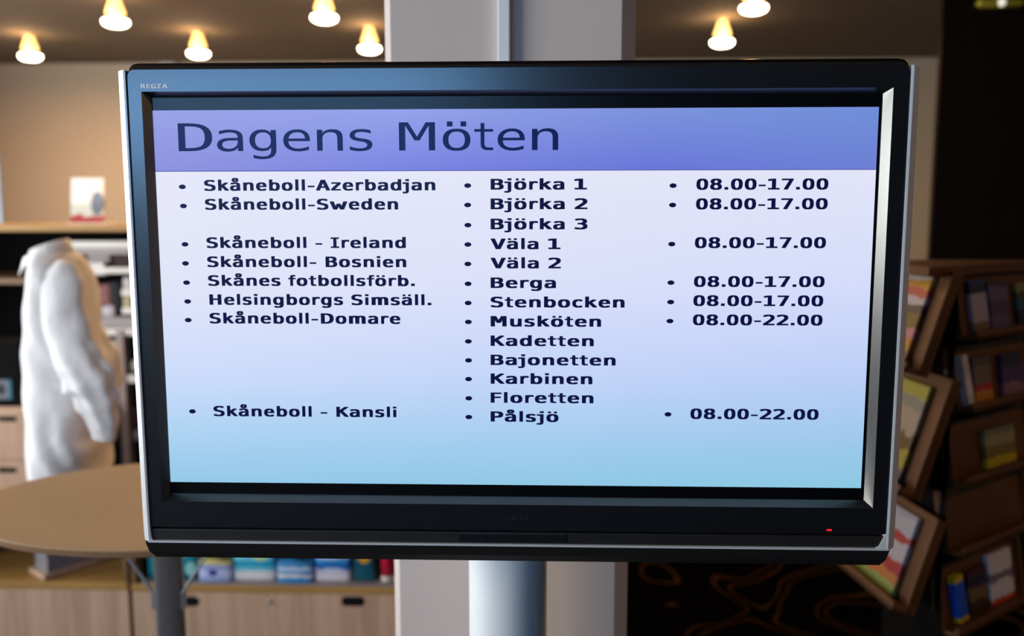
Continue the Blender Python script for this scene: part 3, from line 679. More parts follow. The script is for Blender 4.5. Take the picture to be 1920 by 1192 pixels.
 'g':('299,198 297,232 293,262 286,287 275,308 262,324 246,336 228,343 207,345 185,343 165,336 149,324 135,308 124,287 117,262 112,232 110,198 112,164 117,135 124,109 135,88 149,72 166,60 185,53 208,50 228,53 247,60 262,72 275,88 286,110 293,135 297,164 363,25 360,-16 352,-52 340,-83 321,-108 298,-128 270,-142 237,-150 200,-153 186,-153 172,-152 158,-150 144,-148 130,-146 115,-142 101,-138 86,-134 86,-71 103,-78 119,-85 134,-90 148,-94 162,-98 175,-100 188,-102 200,-102 224,-100 244,-95 261,-86 275,-74 285,-58 293,-37 297,-13 299,16 299,18 299,62 290,47 281,33 269,22 257,13 243,6 228,1 211,-2 193,-3 160,1 131,11 106,28 84,52 66,82 53,116 45,155 43,198 45,242 53,281 66,315 84,345 106,369 131,386 160,396 193,399 211,398 227,396 242,391 256,384 269,376 280,365 290,353 299,338 299,389 363,389','90,92,91 90,93,92 89,93,90 89,94,93 89,95,94 99,101,100 99,32,101 88,95,89 88,96,95 88,97,96 87,97,88 87,98,97 87,8,98 8,99,98 87,9,8 7,99,8 86,9,87 86,10,9 6,99,7 6,5,99 5,4,99 4,3,99 3,32,99 86,11,10 86,12,11 85,12,86 85,13,12 2,32,3 85,14,13 84,14,85 1,32,2 84,15,14 83,15,84 0,32,1 83,16,15 82,16,83 82,17,16 31,32,0 30,32,31 82,18,17 81,18,82 29,32,30 81,19,18 80,19,81 28,32,29 80,20,19 27,67,28 67,32,28 80,21,20 79,21,80 26,67,27 79,22,21 26,68,67 66,32,67 25,68,26 79,23,22 24,68,25 79,24,23 78,24,79 78,68,24 78,69,68 78,70,69 77,70,78 66,33,32 77,71,70 65,33,66 64,33,65 77,72,71 76,72,77 76,73,72 76,74,73 75,74,76 63,33,64 63,34,33 62,34,63 62,35,34 61,35,62 48,50,49 60,35,61 48,51,50 60,36,35 48,52,51 59,36,60 48,53,52 48,54,53 58,36,59 48,55,54 48,56,55 57,36,58 48,57,56 48,36,57 48,37,36 48,38,37 47,38,48 46,38,47 46,39,38 45,39,46 44,39,45 43,39,44 43,40,39 42,40,43 41,40,42'),
 'k':('82,542 148,542 148,228 317,390 394,390 241,243 419,0 340,0 196,201 148,156 148,0 82,0','11,1,0 11,2,1 2,4,3 2,5,4 2,8,5 8,6,5 11,9,2 9,8,2 7,6,8 11,10,9'),
 'm':('235,350 242,362 249,372 257,381 265,387 275,393 286,396 297,399 310,399 331,397 350,390 364,379 376,363 384,341 390,311 394,272 395,226 395,0 337,0 337,223 336,261 334,290 332,312 327,326 322,334 314,341 305,345 294,346 281,344 270,340 262,334 256,324 251,310 248,288 246,259 245,223 245,0 187,0 187,223 186,261 184,291 181,312 177,326 171,335 163,341 153,345 141,346 130,344 120,340 112,334 106,324 102,310 99,288 97,259 96,223 96,0 38,0 38,390 96,390 96,357 102,366 109,375 117,382 125,388 134,393 143,397 153,399 164,399 177,399 188,396 199,393 208,387 216,380 224,372 230,362','66,68,67 7,9,8 65,68,66 6,9,7 65,69,68 6,10,9 64,69,65 5,10,6 64,70,69 63,70,64 4,10,5 63,71,70 4,11,10 56,58,57 56,59,58 62,71,63 3,11,4 62,72,71 61,72,62 2,11,3 61,73,72 2,12,11 60,73,61 1,12,2 60,74,73 59,74,60 1,13,12 0,13,1 59,0,74 56,51,59 51,50,59 50,49,59 49,48,59 48,47,59 47,46,59 46,0,59 46,27,0 27,13,0 45,27,46 45,28,27 26,13,27 44,28,45 25,13,26 44,29,28 43,29,44 25,14,13 24,14,25 43,30,29 42,30,43 23,14,24 42,31,30 41,31,42 22,14,23 41,32,31 40,32,41 21,14,22 21,15,14 56,52,51 40,33,32 39,33,40 20,15,21 56,53,52 39,34,33 20,16,15 38,34,39 19,16,20 56,54,53 38,35,34 19,17,16 56,55,54 37,35,38 37,36,35 18,17,19'),
 'n':('366,242 366,0 302,0 302,242 300,266 297,287 291,305 283,319 273,330 259,337 244,342 225,344 204,342 186,336 170,326 156,312 146,294 138,273 133,248 132,220 132,0 68,0 68,390 132,390 132,331 141,347 152,361 164,373 178,382 194,390 210,395 228,398 248,399 275,397 300,390 320,377 337,360 349,338 359,311 364,279','31,33,32 30,33,31 30,34,33 29,34,30 21,23,22 21,24,23 28,34,29 28,35,34 27,35,28 27,36,35 26,36,27 25,36,26 25,11,36 11,37,36 24,12,25 12,11,25 10,37,11 9,37,10 24,13,12 9,38,37 8,38,9 24,14,13 21,17,24 17,16,24 16,15,24 15,14,24 7,38,8 6,38,7 6,39,38 5,39,6 4,39,5 4,0,39 21,18,17 3,0,4 21,19,18 2,0,3 2,1,0 21,20,19'),
 'o':('214,345 192,343 172,336 155,324 141,307 130,286 122,260 117,230 116,195 117,160 122,129 130,104 141,82 155,66 172,54 192,47 214,44 238,47 258,54 275,66 289,82 300,104 307,129 312,160 314,195 312,230 307,260 300,286 289,307 275,324 258,336 238,343 214,399 253,396 286,386 315,370 339,347 357,318 371,282 379,241 382,195 379,148 371,107 358,71 339,42 315,19 286,3 253,-7 214,-10 176,-7 143,3 114,19 91,42 72,71 58,107 50,148 48,195 50,241 58,282 72,318 91,347 114,370 143,386 176,396','63,33,32 62,33,63 62,34,33 61,34,62 61,35,34 60,35,61 60,36,35 59,1,60 1,0,60 0,36,60 0,31,36 31,37,36 59,2,1 30,37,31 59,3,2 29,37,30 59,4,3 28,37,29 58,4,59 28,38,37 58,5,4 27,38,28 58,6,5 26,38,27 57,6,58 26,39,38 57,7,6 25,39,26 56,7,57 25,40,39 56,8,7 24,40,25 55,8,56 55,9,8 23,40,24 23,41,40 55,10,9 22,41,23 54,10,55 22,42,41 54,11,10 21,42,22 53,11,54 21,43,42 53,12,11 20,43,21 53,13,12 19,43,20 52,13,53 19,44,43 52,14,13 18,44,19 17,44,18 52,15,14 16,44,17 52,16,15 52,44,16 51,44,52 51,45,44 50,45,51 50,46,45 49,46,50 49,47,46 48,47,49'),
 'r':('402,310 392,317 381,323 371,329 360,333 349,336 338,338 326,340 314,340 286,338 261,331 240,319 222,303 208,282 198,257 192,227 190,194 190,0 126,0 126,390 190,390 190,314 200,333 211,350 224,365 240,377 257,387 276,394 297,398 319,399 330,399 341,398 352,396 363,393 373,390 383,386 393,381 402,375','28,30,29 28,31,30 27,31,28 27,32,31 27,33,32 26,33,27 26,34,33 26,35,34 18,20,19 18,21,20 25,35,26 25,36,35 25,37,36 24,37,25 24,5,37 5,4,37 4,3,37 3,2,37 2,1,37 1,0,37 23,7,24 7,6,24 6,5,24 22,8,23 8,7,23 22,9,8 22,10,9 21,10,22 21,11,10 21,12,11 18,14,21 14,13,21 13,12,21 18,15,14 18,16,15 18,17,16'),
 's':('339,376 339,314 325,321 311,328 297,333 283,338 269,341 255,344 241,345 227,346 206,345 189,342 174,338 162,332 152,324 146,314 142,302 140,289 141,276 144,266 149,257 156,250 167,243 184,237 207,231 236,225 262,220 284,214 304,206 320,196 334,183 345,169 352,152 357,134 359,113 356,85 348,61 336,40 318,22 295,8 268,-2 238,-8 203,-10 189,-10 174,-9 158,-7 143,-4 127,-1 110,4 92,9 74,14 74,80 92,72 109,64 126,58 143,53 159,49 175,46 190,44 205,44 225,45 242,48 258,53 271,61 281,70 288,81 292,94 294,109 289,130 273,147 246,160 209,171 206,171 182,176 156,183 134,191 116,201 101,213 90,227 82,243 77,261 76,282 78,309 85,332 97,352 114,369 135,382 160,392 189,397 222,399 237,399 253,398 267,396 282,394 296,390 311,386 325,382','88,90,89 88,91,90 88,92,91 87,92,88 87,93,92 87,94,93 86,94,87 86,95,94 86,96,95 85,96,86 85,0,96 85,6,0 6,5,0 5,4,0 4,3,0 3,2,0 2,1,0 84,8,85 8,7,85 7,6,85 83,10,84 10,9,84 9,8,84 83,11,10 83,12,11 83,13,12 82,13,83 82,14,13 82,15,14 82,16,15 81,16,82 81,17,16 81,18,17 80,18,81 80,19,18 80,20,19 79,20,80 79,21,20 79,22,21 79,23,22 78,23,79 78,24,23 78,25,24 77,25,78 77,26,25 77,27,26 77,28,27 76,28,77 76,29,28 75,29,76 75,30,29 74,30,75 74,31,30 73,31,74 72,31,73 71,31,72 70,31,71 70,32,31 69,32,70 69,33,32 68,33,69 68,34,33 67,34,68 67,35,34 66,35,67 65,35,66 65,36,35 64,36,65 50,52,51 50,53,52 63,36,64 50,54,53 63,37,36 62,37,63 50,55,54 61,37,62 50,56,55 50,57,56 60,37,61 50,58,57 59,37,60 50,59,58 50,37,59 50,38,37 50,39,38 49,39,50 48,39,49 48,40,39 47,40,48 46,40,47 46,41,40 45,41,46 44,41,45 44,42,41 43,42,44'),
 't':('214,501 214,390 359,390 359,340 214,340 214,128 215,109 218,92 223,78 230,68 240,61 253,55 268,52 287,51 359,51 359,0 281,0 248,2 220,7 197,16 179,29 166,46 157,68 152,96 150,128 150,340 46,340 46,390 150,390 150,501','28,0,29 28,1,0 26,28,27 26,1,28 26,2,1 26,3,2 25,3,26 24,4,25 4,3,25 24,5,4 23,5,24 23,6,5 23,7,6 22,7,23 22,8,7 22,9,8 21,9,22 21,10,9 21,11,10 21,12,11 21,13,12 21,14,13 21,15,14 20,15,21 19,15,20 18,15,19 17,15,18 16,15,17'),
 'u':('68,148 68,389 132,389 132,148 133,123 137,102 142,84 151,70 161,60 174,52 190,47 208,46 230,48 248,54 264,64 278,77 288,95 296,116 300,141 302,169 302,389 366,389 366,0 302,0 302,58 292,43 281,29 269,17 255,7 240,0 223,-6 205,-9 186,-10 158,-8 134,0 114,12 97,29 84,51 75,78 70,110','0,2,1 0,3,2 19,21,20 19,22,21 18,22,19 39,3,0 39,4,3 17,22,18 39,5,4 16,22,17 38,5,39 38,6,5 15,24,16 24,22,16 38,7,6 37,7,38 14,24,15 37,8,7 13,24,14 37,9,8 13,25,24 23,22,24 12,25,13 37,10,9 36,10,37 11,25,12 36,11,10 36,25,11 36,26,25 35,26,36 35,27,26 35,28,27 34,28,35 34,29,28 33,29,34 33,30,29 33,31,30 32,31,33'),
 'w':('0,390 63,390 131,75 187,276 242,276 298,75 366,390 429,390 338,0 277,0 214,214 153,0 91,0','12,1,0 12,2,1 5,7,6 5,8,7 2,4,3 2,10,4 10,5,4 2,11,10 9,5,10 12,11,2 9,8,5'),
 'z':('79,391 362,391 362,332 138,52 362,52 362,0 71,0 71,59 295,339 79,339','9,1,0 9,8,1 8,2,1 7,2,8 7,3,2 6,3,7 6,4,3 6,5,4'),
 'ä':('248,540 318,540 318,470 248,470 244,196 223,196 197,195 174,191 155,185 139,176 126,165 117,152 112,136 110,118 112,101 116,86 122,74 132,63 143,54 157,48 173,45 190,44 216,46 238,53 257,64 274,80 287,100 296,124 302,151 304,182 304,196 369,222 369,0 304,0 304,58 293,42 281,28 268,16 253,6 236,-1 218,-6 198,-9 177,-10 149,-8 123,-2 101,9 82,24 66,42 55,63 49,87 46,114 49,144 57,171 71,194 90,212 114,227 144,238 179,244 218,246 304,246 304,256 303,278 298,297 291,312 281,324 267,333 250,340 230,344 206,345 190,344 173,343 157,340 140,336 123,330 107,324 91,317 75,308 75,372 92,379 110,384 126,389 143,393 159,396 175,398 191,399 206,399 229,398 251,396 271,391 289,385 305,377 320,367 333,356 344,342 350,333 356,323 360,312 363,299 366,285 367,267 368,246 111,540 182,540 182,470 111,470','84,86,85 83,86,84 83,87,86 82,87,83 82,88,87 81,88,82 80,88,81 80,89,88 79,89,80 79,90,89 78,90,79 77,90,78 77,91,90 76,75,77 75,74,77 74,73,77 73,72,77 72,71,77 71,70,77 70,91,77 70,69,91 69,92,91 69,68,92 68,93,92 67,93,68 66,93,67 66,94,93 65,94,66 64,94,65 64,95,94 63,95,64 63,96,95 62,96,63 62,97,96 62,98,97 61,98,62 61,99,98 60,99,61 60,100,99 59,100,60 59,31,100 57,59,58 57,31,59 56,31,57 55,31,56 54,31,55 54,30,31 30,32,31 53,5,54 5,30,54 53,6,5 4,30,5 29,32,30 53,7,6 52,7,53 52,8,7 52,9,8 28,32,29 52,10,9 51,10,52 51,11,10 51,12,11 27,32,28 50,12,51 50,13,12 26,32,27 50,14,13 49,14,50 49,15,14 25,34,26 34,32,26 48,15,49 48,16,15 24,34,25 48,17,16 23,34,24 48,18,17 47,18,48 23,35,34 33,32,34 47,19,18 22,35,23 47,20,19 21,35,22 47,21,20 47,35,21 46,35,47 46,36,35 46,37,36 45,37,46 45,38,37 44,38,45 44,39,38 44,40,39 43,40,44 43,41,40 42,41,43 104,102,101 104,103,102 3,1,0 3,2,1'),
 'å':('310,531 309,511 303,494 295,477 283,463 268,451 252,442 234,437 214,435 195,437 178,442 161,451 147,463 135,477 126,494 121,511 119,531 121,550 126,568 135,584 147,598 161,610 178,619 195,624 214,626 234,624 252,619 268,610 283,598 295,584 303,568 309,550 267,531 266,541 264,551 259,560 252,568 244,575 235,579 225,582 214,583 204,582 194,579 185,575 177,568 170,560 166,551 163,541 162,531 163,520 166,510 170,501 177,493 185,486 194,482 204,479 214,478 225,479 235,482 244,486 252,493 259,501 264,510 266,520 244,196 223,196 197,195 174,191 155,185 139,176 126,165 117,152 112,136 110,118 112,101 116,86 122,74 132,63 143,54 157,48 173,45 190,44 216,46 238,53 257,64 274,80 287,100 296,124 302,151 304,182 304,196 369,222 369,0 304,0 304,58 293,42 281,28 268,16 253,6 236,-1 218,-6 198,-9 177,-10 149,-8 123,-2 101,9 82,24 66,42 55,63 49,87 46,114 49,144 57,171 71,194 90,212 114,227 144,238 179,244 218,246 304,246 304,256 303,278 298,297 291,312 281,324 267,333 250,340 230,344 206,345 190,344 173,343 157,340 140,336 123,330 107,324 91,317 75,308 75,372 92,379 110,384 126,389 143,393 159,396 175,398 191,399 206,399 229,398 251,396 271,391 289,385 305,377 320,367 333,356 344,342 350,333 356,323 360,312 363,299 366,285 367,267 368,246','144,146,145 143,146,144 143,147,146 142,147,143 142,148,147 141,148,142 140,148,141 140,149,148 139,149,140 139,150,149 138,150,139 137,150,138 137,151,150 136,135,137 135,134,137 134,133,137 133,132,137 132,131,137 131,130,137 130,151,137 130,129,151 129,152,151 129,128,152 128,153,152 127,153,128 126,153,127 126,154,153 125,154,126 124,154,125 124,155,154 123,155,124 123,156,155 122,156,123 122,157,156 122,158,157 121,158,122 121,159,158 120,159,121 120,160,159 119,160,120 119,91,160 117,119,118 117,91,119 116,91,117 115,91,116 114,91,115 114,90,91 90,92,91 113,65,114 65,90,114 113,66,65 64,90,65 89,92,90 113,67,66 112,67,113 112,68,67 112,69,68 88,92,89 112,70,69 111,70,112 111,71,70 111,72,71 87,92,88 110,72,111 110,73,72 86,92,87 110,74,73 109,74,110 109,75,74 85,94,86 94,92,86 108,75,109 108,76,75 84,94,85 108,77,76 83,94,84 108,78,77 107,78,108 83,95,94 93,92,94 107,79,78 82,95,83 107,80,79 81,95,82 107,81,80 107,95,81 106,95,107 106,96,95 106,97,96 105,97,106 105,98,97 104,98,105 104,99,98 104,100,99 103,100,104 103,101,100 102,101,103 23,25,24 22,25,23 22,26,25 21,26,22 21,27,26 20,27,21 20,28,27 19,28,20 19,29,28 18,41,19 41,40,19 40,29,19 40,39,29 39,30,29 18,42,41 38,30,39 18,43,42 37,30,38 18,44,43 36,30,37 18,45,44 35,30,36 17,45,18 35,31,30 17,46,45 34,31,35 17,47,46 33,31,34 16,47,17 33,0,31 16,48,47 32,0,33 15,48,16 15,49,48 63,0,32 63,1,0 62,1,63 15,50,49 62,2,1 14,50,15 61,2,62 14,51,50 60,2,61 14,52,51 60,3,2 13,52,14 59,3,60 13,53,52 58,3,59 13,54,53 57,3,58 13,55,54 56,3,57 13,56,55 13,3,56 13,4,3 12,4,13 11,4,12 11,5,4 11,6,5 10,6,11 10,7,6 9,7,10 9,8,7'),
 'ö':('248,540 318,540 318,470 248,470 214,345 192,343 172,336 155,324 141,307 130,286 122,260 117,230 116,195 117,160 122,129 130,104 141,82 155,66 172,54 192,47 214,44 238,47 258,54 275,66 289,82 300,104 307,129 312,160 314,195 312,230 307,260 300,286 289,307 275,324 258,336 238,343 214,399 253,396 286,386 315,370 339,347 357,318 371,282 379,241 382,195 379,148 371,107 358,71 339,42 315,19 286,3 253,-7 214,-10 176,-7 143,3 114,19 91,42 72,71 58,107 50,148 48,195 50,241 58,282 72,318 91,347 114,370 143,386 176,396 111,540 182,540 182,470 111,470','67,37,36 66,37,67 66,38,37 65,38,66 65,39,38 64,39,65 64,40,39 63,5,64 5,4,64 4,40,64 4,35,40 35,41,40 63,6,5 34,41,35 63,7,6 33,41,34 63,8,7 32,41,33 62,8,63 32,42,41 62,9,8 31,42,32 62,10,9 30,42,31 61,10,62 30,43,42 61,11,10 29,43,30 60,11,61 29,44,43 60,12,11 28,44,29 59,12,60 59,13,12 27,44,28 27,45,44 59,14,13 26,45,27 58,14,59 26,46,45 58,15,14 25,46,26 57,15,58 25,47,46 57,16,15 24,47,25 57,17,16 23,47,24 56,17,57 23,48,47 56,18,17 22,48,23 21,48,22 56,19,18 20,48,21 56,20,19 56,48,20 55,48,56 55,49,48 54,49,55 54,50,49 53,50,54 53,51,50 52,51,53 71,69,68 71,70,69 3,1,0 3,2,1'),
}

HEADING=('Dagens Möten', -0.4329, 0.0607, 1.778)
MEETINGS=[
 ('Skåneboll-Azerbadjan', -0.4014, -0.0981, 1.727),
 ('Skåneboll-Sweden', -0.4013, -0.147, 1.7024),
 ('Skåneboll - Ireland', -0.4014, -0.1377, 1.6524),
 ('Skåneboll- Bosnien', -0.4016, -0.1375, 1.6273),
 ('Skånes fotbollsförb.', -0.4015, -0.1267, 1.6025),
 ('Helsingborgs Simsäll.', -0.4008, -0.1051, 1.5772),
 ('Skåneboll-Domare', -0.4016, -0.1466, 1.5523),
 ('Skåneboll - Kansli', -0.4016, -0.1537, 1.4263),
]
MEETINGS_BULLETS=[(-0.4303, 1.7322), (-0.43, 1.7073), (-0.4302, 1.6572), (-0.4307, 1.632), (-0.4304, 1.6066), (-0.4301, 1.5815), (-0.4305, 1.5566), (-0.4304, 1.4326)]
ROOMS=[
 ('Björka 1', -0.0264, 0.0981, 1.7277),
 ('Björka 2', -0.0265, 0.0989, 1.7025),
 ('Björka 3', -0.0266, 0.0991, 1.6766),
 ('Väla 1', -0.0267, 0.0643, 1.6509),
 ('Väla 2', -0.0268, 0.065, 1.6259),
 ('Berga', -0.0269, 0.0587, 1.6001),
 ('Stenbocken', -0.027, 0.1484, 1.5747),
 ('Musköten', -0.0271, 0.1181, 1.5493),
 ('Kadetten', -0.0272, 0.1087, 1.5234),
 ('Bajonetten', -0.0273, 0.1377, 1.4978),
 ('Karbinen', -0.0274, 0.1074, 1.4726),
 ('Floretten', -0.0275, 0.1091, 1.4469),
 ('Pålsjö', -0.0276, 0.0629, 1.4213),
]
ROOMS_BULLETS=[(-0.0561, 1.733), (-0.0563, 1.7081), (-0.0562, 1.6821), (-0.0564, 1.657), (-0.0566, 1.6316), (-0.0565, 1.6056), (-0.0566, 1.5803), (-0.0565, 1.5552), (-0.0567, 1.5293), (-0.0566, 1.5039), (-0.0568, 1.4787), (-0.0567, 1.4527), (-0.0568, 1.4272)]
TIMES=[
 ('08.00-17.00', 0.2381, 0.4056, 1.7271),
 ('08.00-17.00', 0.2382, 0.4058, 1.7021),
 ('08.00-17.00', 0.2379, 0.4056, 1.6524),
 ('08.00-17.00', 0.2379, 0.4059, 1.6021),
 ('08.00-17.00', 0.2377, 0.4052, 1.5771),
 ('08.00-22.00', 0.2377, 0.4053, 1.5519),
 ('08.00-22.00', 0.2373, 0.4052, 1.4267),
]
TIMES_BULLETS=[(0.2084, 1.7324), (0.2083, 1.7077), (0.2082, 1.6575), (0.2081, 1.6075), (0.2083, 1.5821), (0.2079, 1.5571), (0.2078, 1.4326)]

ADV_B = dict(zip('Skåneboll-AzrdajwDIBifstö.HgmuPVKFMcvö', [0]*40))
ADV_B = {'S': .711, 'k': .671, 'å': .668, 'ä': .668, 'a': .668, 'n': .712, 'e': .664, 'b': .699, 'o': .687, 'ö': .687, 'l': .342, '-': .480, '–': .711,
         'A': .776, 'z': .597, 'r': .497, 'd': .699, 'j': .403, 'w': .980, 'D': .830, 'I': .546, 'B': .762, 'i': .342, 'f': .422, 't': .455, '.': .361,
         'H': .837, 'g': .699, 's': .593, 'm': 1.058, 'u': .712, 'P': .733, 'V': .764, 'K': .771, 'F': .650, 'M': .948, 'c': .588, ' ': .342,
         'T': .68, 'O': .80, 'R': .74, 'E': .66, 'G': .80, 'Z': .70}
ADV_R = {'D': .771, 'a': .601, 'g': .623, 'e': .596, 'n': .633, 's': .521, ' ': .352, 'M': .843, 'ö': .607, 't': .394}
TIGHT = {'A': (.01, .01), 'V': (.01, .01), 'f': (.02, .0), 't': (.02, .03), 'z': (.04, .04), 'w': (.02, .02), 'r': (.08, .0), 'k': (.08, .0), 'K': (.09, .0), 'T': (.02, .02),
         'B': (.09, .045), 'b': (.08, .045), 'n': (.08, .075), 'm': (.08, .075), 'u': (.075, .08), 'd': (.045, .08), 'a': (.04, .075), 'å': (.04, .075), 'ä': (.04, .075),
         'g': (.045, .08), 'F': (.09, .03), 'P': (.09, .03), 'H': (.09, .09), 'D': (.09, .045), 'M': (.09, .09), 'R': (.09, .0), 'E': (.09, .04), 'j': (.0, .08)}


def glyph(ch, bold, adv):
    """outline of one letter in em units as (verts, triangles)"""
    st = .175 if bold else .09
    if ch in 'liIj–':
        v, f = [], []

        def rect(x0, x1, y0, y1):
            k = len(v)
            v.extend([(x0, y0), (x1, y0), (x1, y1), (x0, y1)]); f.extend([(k, k+1, k+2), (k, k+2, k+3)])
        c = adv/2
        if ch == 'l':
            rect(c-st/2, c+st/2, 0, .76)
        elif ch == 'i':
            rect(c-st/2, c+st/2, 0, .545); rect(c-st/2-.01, c+st/2+.01, .62, .76)
        elif ch == 'j':
            rect(c-st/2+.03, c+st/2+.03, -.05, .545); rect(c-st/2+.02, c+st/2+.04, .62, .76)
            rect(c-st/2-.13, c-st/2+.10, -.205, -.085); rect(c-st/2-.13, c-st/2+.05, .43, .545)
            k = len(v)
            v.extend([(c+st/2+.03, -.05), (c+st/2+.01, -.13), (c+st/2-.06, -.19), (c-st/2+.09, -.205), (c-st/2+.03, -.085), (c-st/2+.03, -.05)])
            f.extend([(k, k+1, k+5), (k+1, k+2, k+5), (k+2, k+3, k+5), (k+3, k+4, k+5)])
        elif ch == 'I':
            rect(c-st/2, c+st/2, 0, .727); rect(.05, adv-.05, 0, .11); rect(.05, adv-.05, .617, .727)
        else:
            rect(.07, adv-.07, .24, .36)
        return v, f, 4
    src = {'0': 'O', 'ö': 'o', 'ä': 'a'}.get(ch, ch)
    a, q = GLYPHS[src]
    vs = [tuple(map(int, s.split(','))) for s in a.split()]
    fs = [tuple(map(int, s.split(','))) for s in q.split()]
    x0, x1 = min(v[0] for v in vs), max(v[0] for v in vs)
    lsb, rsb = TIGHT.get(ch, (.05, .05))
    sm = .046 if bold else 0.0
    w = adv-lsb-rsb-2*sm
    if ch == '.':
        w = .20-2*sm; lsb = (adv-.20)/2
    if ch == '-':
        lsb = .06; w = adv-.12-2*sm
    base = [(lsb+sm+(x-x0)/(x1-x0)*w, y*.001398) for x, y in vs]
    dots = []
    if ch in 'öä':
        dw = .075 if bold else .052
        cx = adv/2 - (.015 if ch == 'ä' else 0)
        for s in (-1, 1):
            k = cx+s*(.145 if bold else .125)
            dots.append([(k-dw, .615), (k+dw, .615), (k+dw, .745), (k-dw, .745)])
    if not bold:
        for d in dots:
            k = len(base); base = base+d; fs = fs+[(k, k+1, k+2), (k, k+2, k+3)]
        return base, fs, 10**6
    v, f = [], []
    for dx in (-sm, 0, sm):
        for dy in (-.019, .019):
            k = len(v)
            v.extend((x+dx, y*.95+.018+dy) for x, y in base)
            f.extend((i+k, j+k, l+k) for i, j, l in fs)
    for d in dots:
        k = len(v); v.extend(d); f.extend([(k, k+1, k+2), (k, k+2, k+3)])
    return v, f, len(base)


def put_text(mb, s, xl, xr, z, cap, bold, y):
    A = ADV_B if bold else ADV_R
    pen, items = 0.0, []
    lo, hi = 1e9, -1e9
    for ch in s:
        adv = A.get(ch, .711)
        if ch != ' ':
            v, f, n0 = glyph(ch, bold, adv)
            v = [(x+pen, yy) for x, yy in v]
            lo, hi = min(lo, min(q[0] for q in v)), max(hi, max(q[0] for q in v))
            items.append((v, f, n0))
        pen += adv
    sx, sy = (xr-xl)/(hi-lo), cap/.727
    for v, f, n0 in items:
        bv = [mb.bm.verts.new((xl+(x-lo)*sx, y-2.5e-5*min(i//n0, 6), z+yy*sy)) for i, (x, yy) in enumerate(v)]
        for i, j, l in f:
            try:
                mb.bm.faces.new((bv[i], bv[j], bv[l]))
            except ValueError:
                pass


def dot(mb, x, z, rx, rz, y, n=18):
    mb.bm.faces.new([mb.bm.verts.new((x+rx*math.cos(2*PI*i/n), y, z+rz*math.sin(2*PI*i/n))) for i in range(n)])


YT = D1+.0003
CAP = .0139
for w_, xa_, xb_ in (('Dagens', HEADING[1], -.1790), ('Möten', -.1445, HEADING[2])):
    b = MB(); put_text(b, w_, xa_, xb_, HEADING[3], .0357, False, YT)
    b.build('heading_word', M_inkhead, screen)
for name, rows, bul in (('meeting_line', MEETINGS, MEETINGS_BULLETS), ('room_line', ROOMS, ROOMS_BULLETS), ('time_line', TIMES, TIMES_BULLETS)):
    for (s, x0, x1, z), (x, zz) in zip(rows, bul):
        b = MB()
        put_text(b, s, x0, x1, z, CAP, True, YT)
        b.build(name, M_ink, screen)
        b = MB()
        dot(b, x, zz, .0046, .0030, YT)
        b.build('bullet', M_ink, screen)

# silver trim: a strip down each side and a thin line along the bottom
ZB, ZT = 1.2535, 1.8795
b = MB()
for s, x0, x1 in ((-1, -.5075, -.4925), (1, .4985, .5140)):
    ring = []
    xs = (x0, x1) if s < 0 else (x0, x1)
    prof = [(x0, .03), (x0, .004), (x0+.0012, .0012), (x1-.0025, -.0105), (x1, -.0100), (x1, .03)] if s < 0 else [(x0, .03), (x0, -.0100), (x0+.0025, -.0105), (x1-.0012, .0012), (x1, .004), (x1, .03)]
    sh = .0035*(-s)
    rr = []
    for z, k in ((ZT, 0), (1.5, .35), (1.30, .75), (ZB+.012, 1), (ZB, 1.3)):
        rr.append([Vector((x+sh*k*.55, y, z)) for x, y in prof])
    b.loft(rr)
b.poly_prism([(-.494, -.0105, ZB), (.500, -.0105, ZB), (.500, -.0105, ZB+.0028), (-.494, -.0105, ZB+.0028)], (0, .02, 0))
# little fillets in the two lower corners
b.poly_prism([(.4985, -.0100, ZB+.002), (.4985, -.0100, ZB+.024), (.4955, -.0095, ZB+.022), (.488, -.0095, ZB+.006), (.482, -.0098, ZB+.002)], (0, .012, 0))
b.poly_prism([(-.4925, -.0100, ZB+.002), (-.4925, -.0100, ZB+.020), (-.4905, -.0095, ZB+.018), (-.489, -.0095, ZB+.005), (-.487, -.0098, ZB+.002)], (0, .012, 0))
b.build('silver_trim', M_silver, TV, smooth=False)
# speaker bar under the bezel, with a flap in its middle
b = MB(); b.box((-.493, -.0075, ZB+.0028), (.4985, .03, BZ0-.0022), .0012)
b.build('speaker_bar', M_chin, TV)
b = MB(); b.box((-.071, -.0086, ZB+.0045), (.074, -.005, BZ0-.0035), .0006); b.build('control_flap', M_bezel, TV)
# lower chin, leaning back
b = MB()
b.poly_prism([(-.498, -.008, ZB), (.5015, -.008, ZB), (.5015, .035, ZB), (-.498, .035, ZB)], (0, 0, .001))
b.loft([[Vector((-.4985, -.009, ZB)), Vector((.502, -.009, ZB)), Vector((.502, .09, ZB)), Vector((-.4985, .09, ZB))],
        [Vector((-.4965, -.002, ZB-.016)), Vector((.500, -.002, ZB-.016)), Vector((.500, .09, ZB-.016)), Vector((-.4965, .09, ZB-.016))],
        [Vector((-.492, .008, ZB-.0275)), Vector((.496, .008, ZB-.0275)), Vector((.496, .09, ZB-.0275)), Vector((-.492, .09, ZB-.0275))]])
b.build('lower_chin', M_chin, TV, smooth=False)
b = MB()
b.loft([rrect(-.488, .492, 1.262, 1.88, .02, .02, .045), rrect(-.488, .492, 1.262, 1.88, .02, .02, .07), rrect(-.40, .40, 1.31, 1.83, .03, .03, .115)])
b.build('rear_housing', M_black, TV, smooth=False)
b = MB(); b.box((.4185, D0-.0012, 1.2792), (.4250, D0+.001, 1.2813), .0006)
o = b.build('standby_light', glow('red_led', (1.0, .01, .02), 1.6, (.2, 0, 0)), TV); o['label'] = 'small red standby light'
M_logo = plain('dim_logo', (0.10, 0.10, 0.12), 0.3, 0.8)
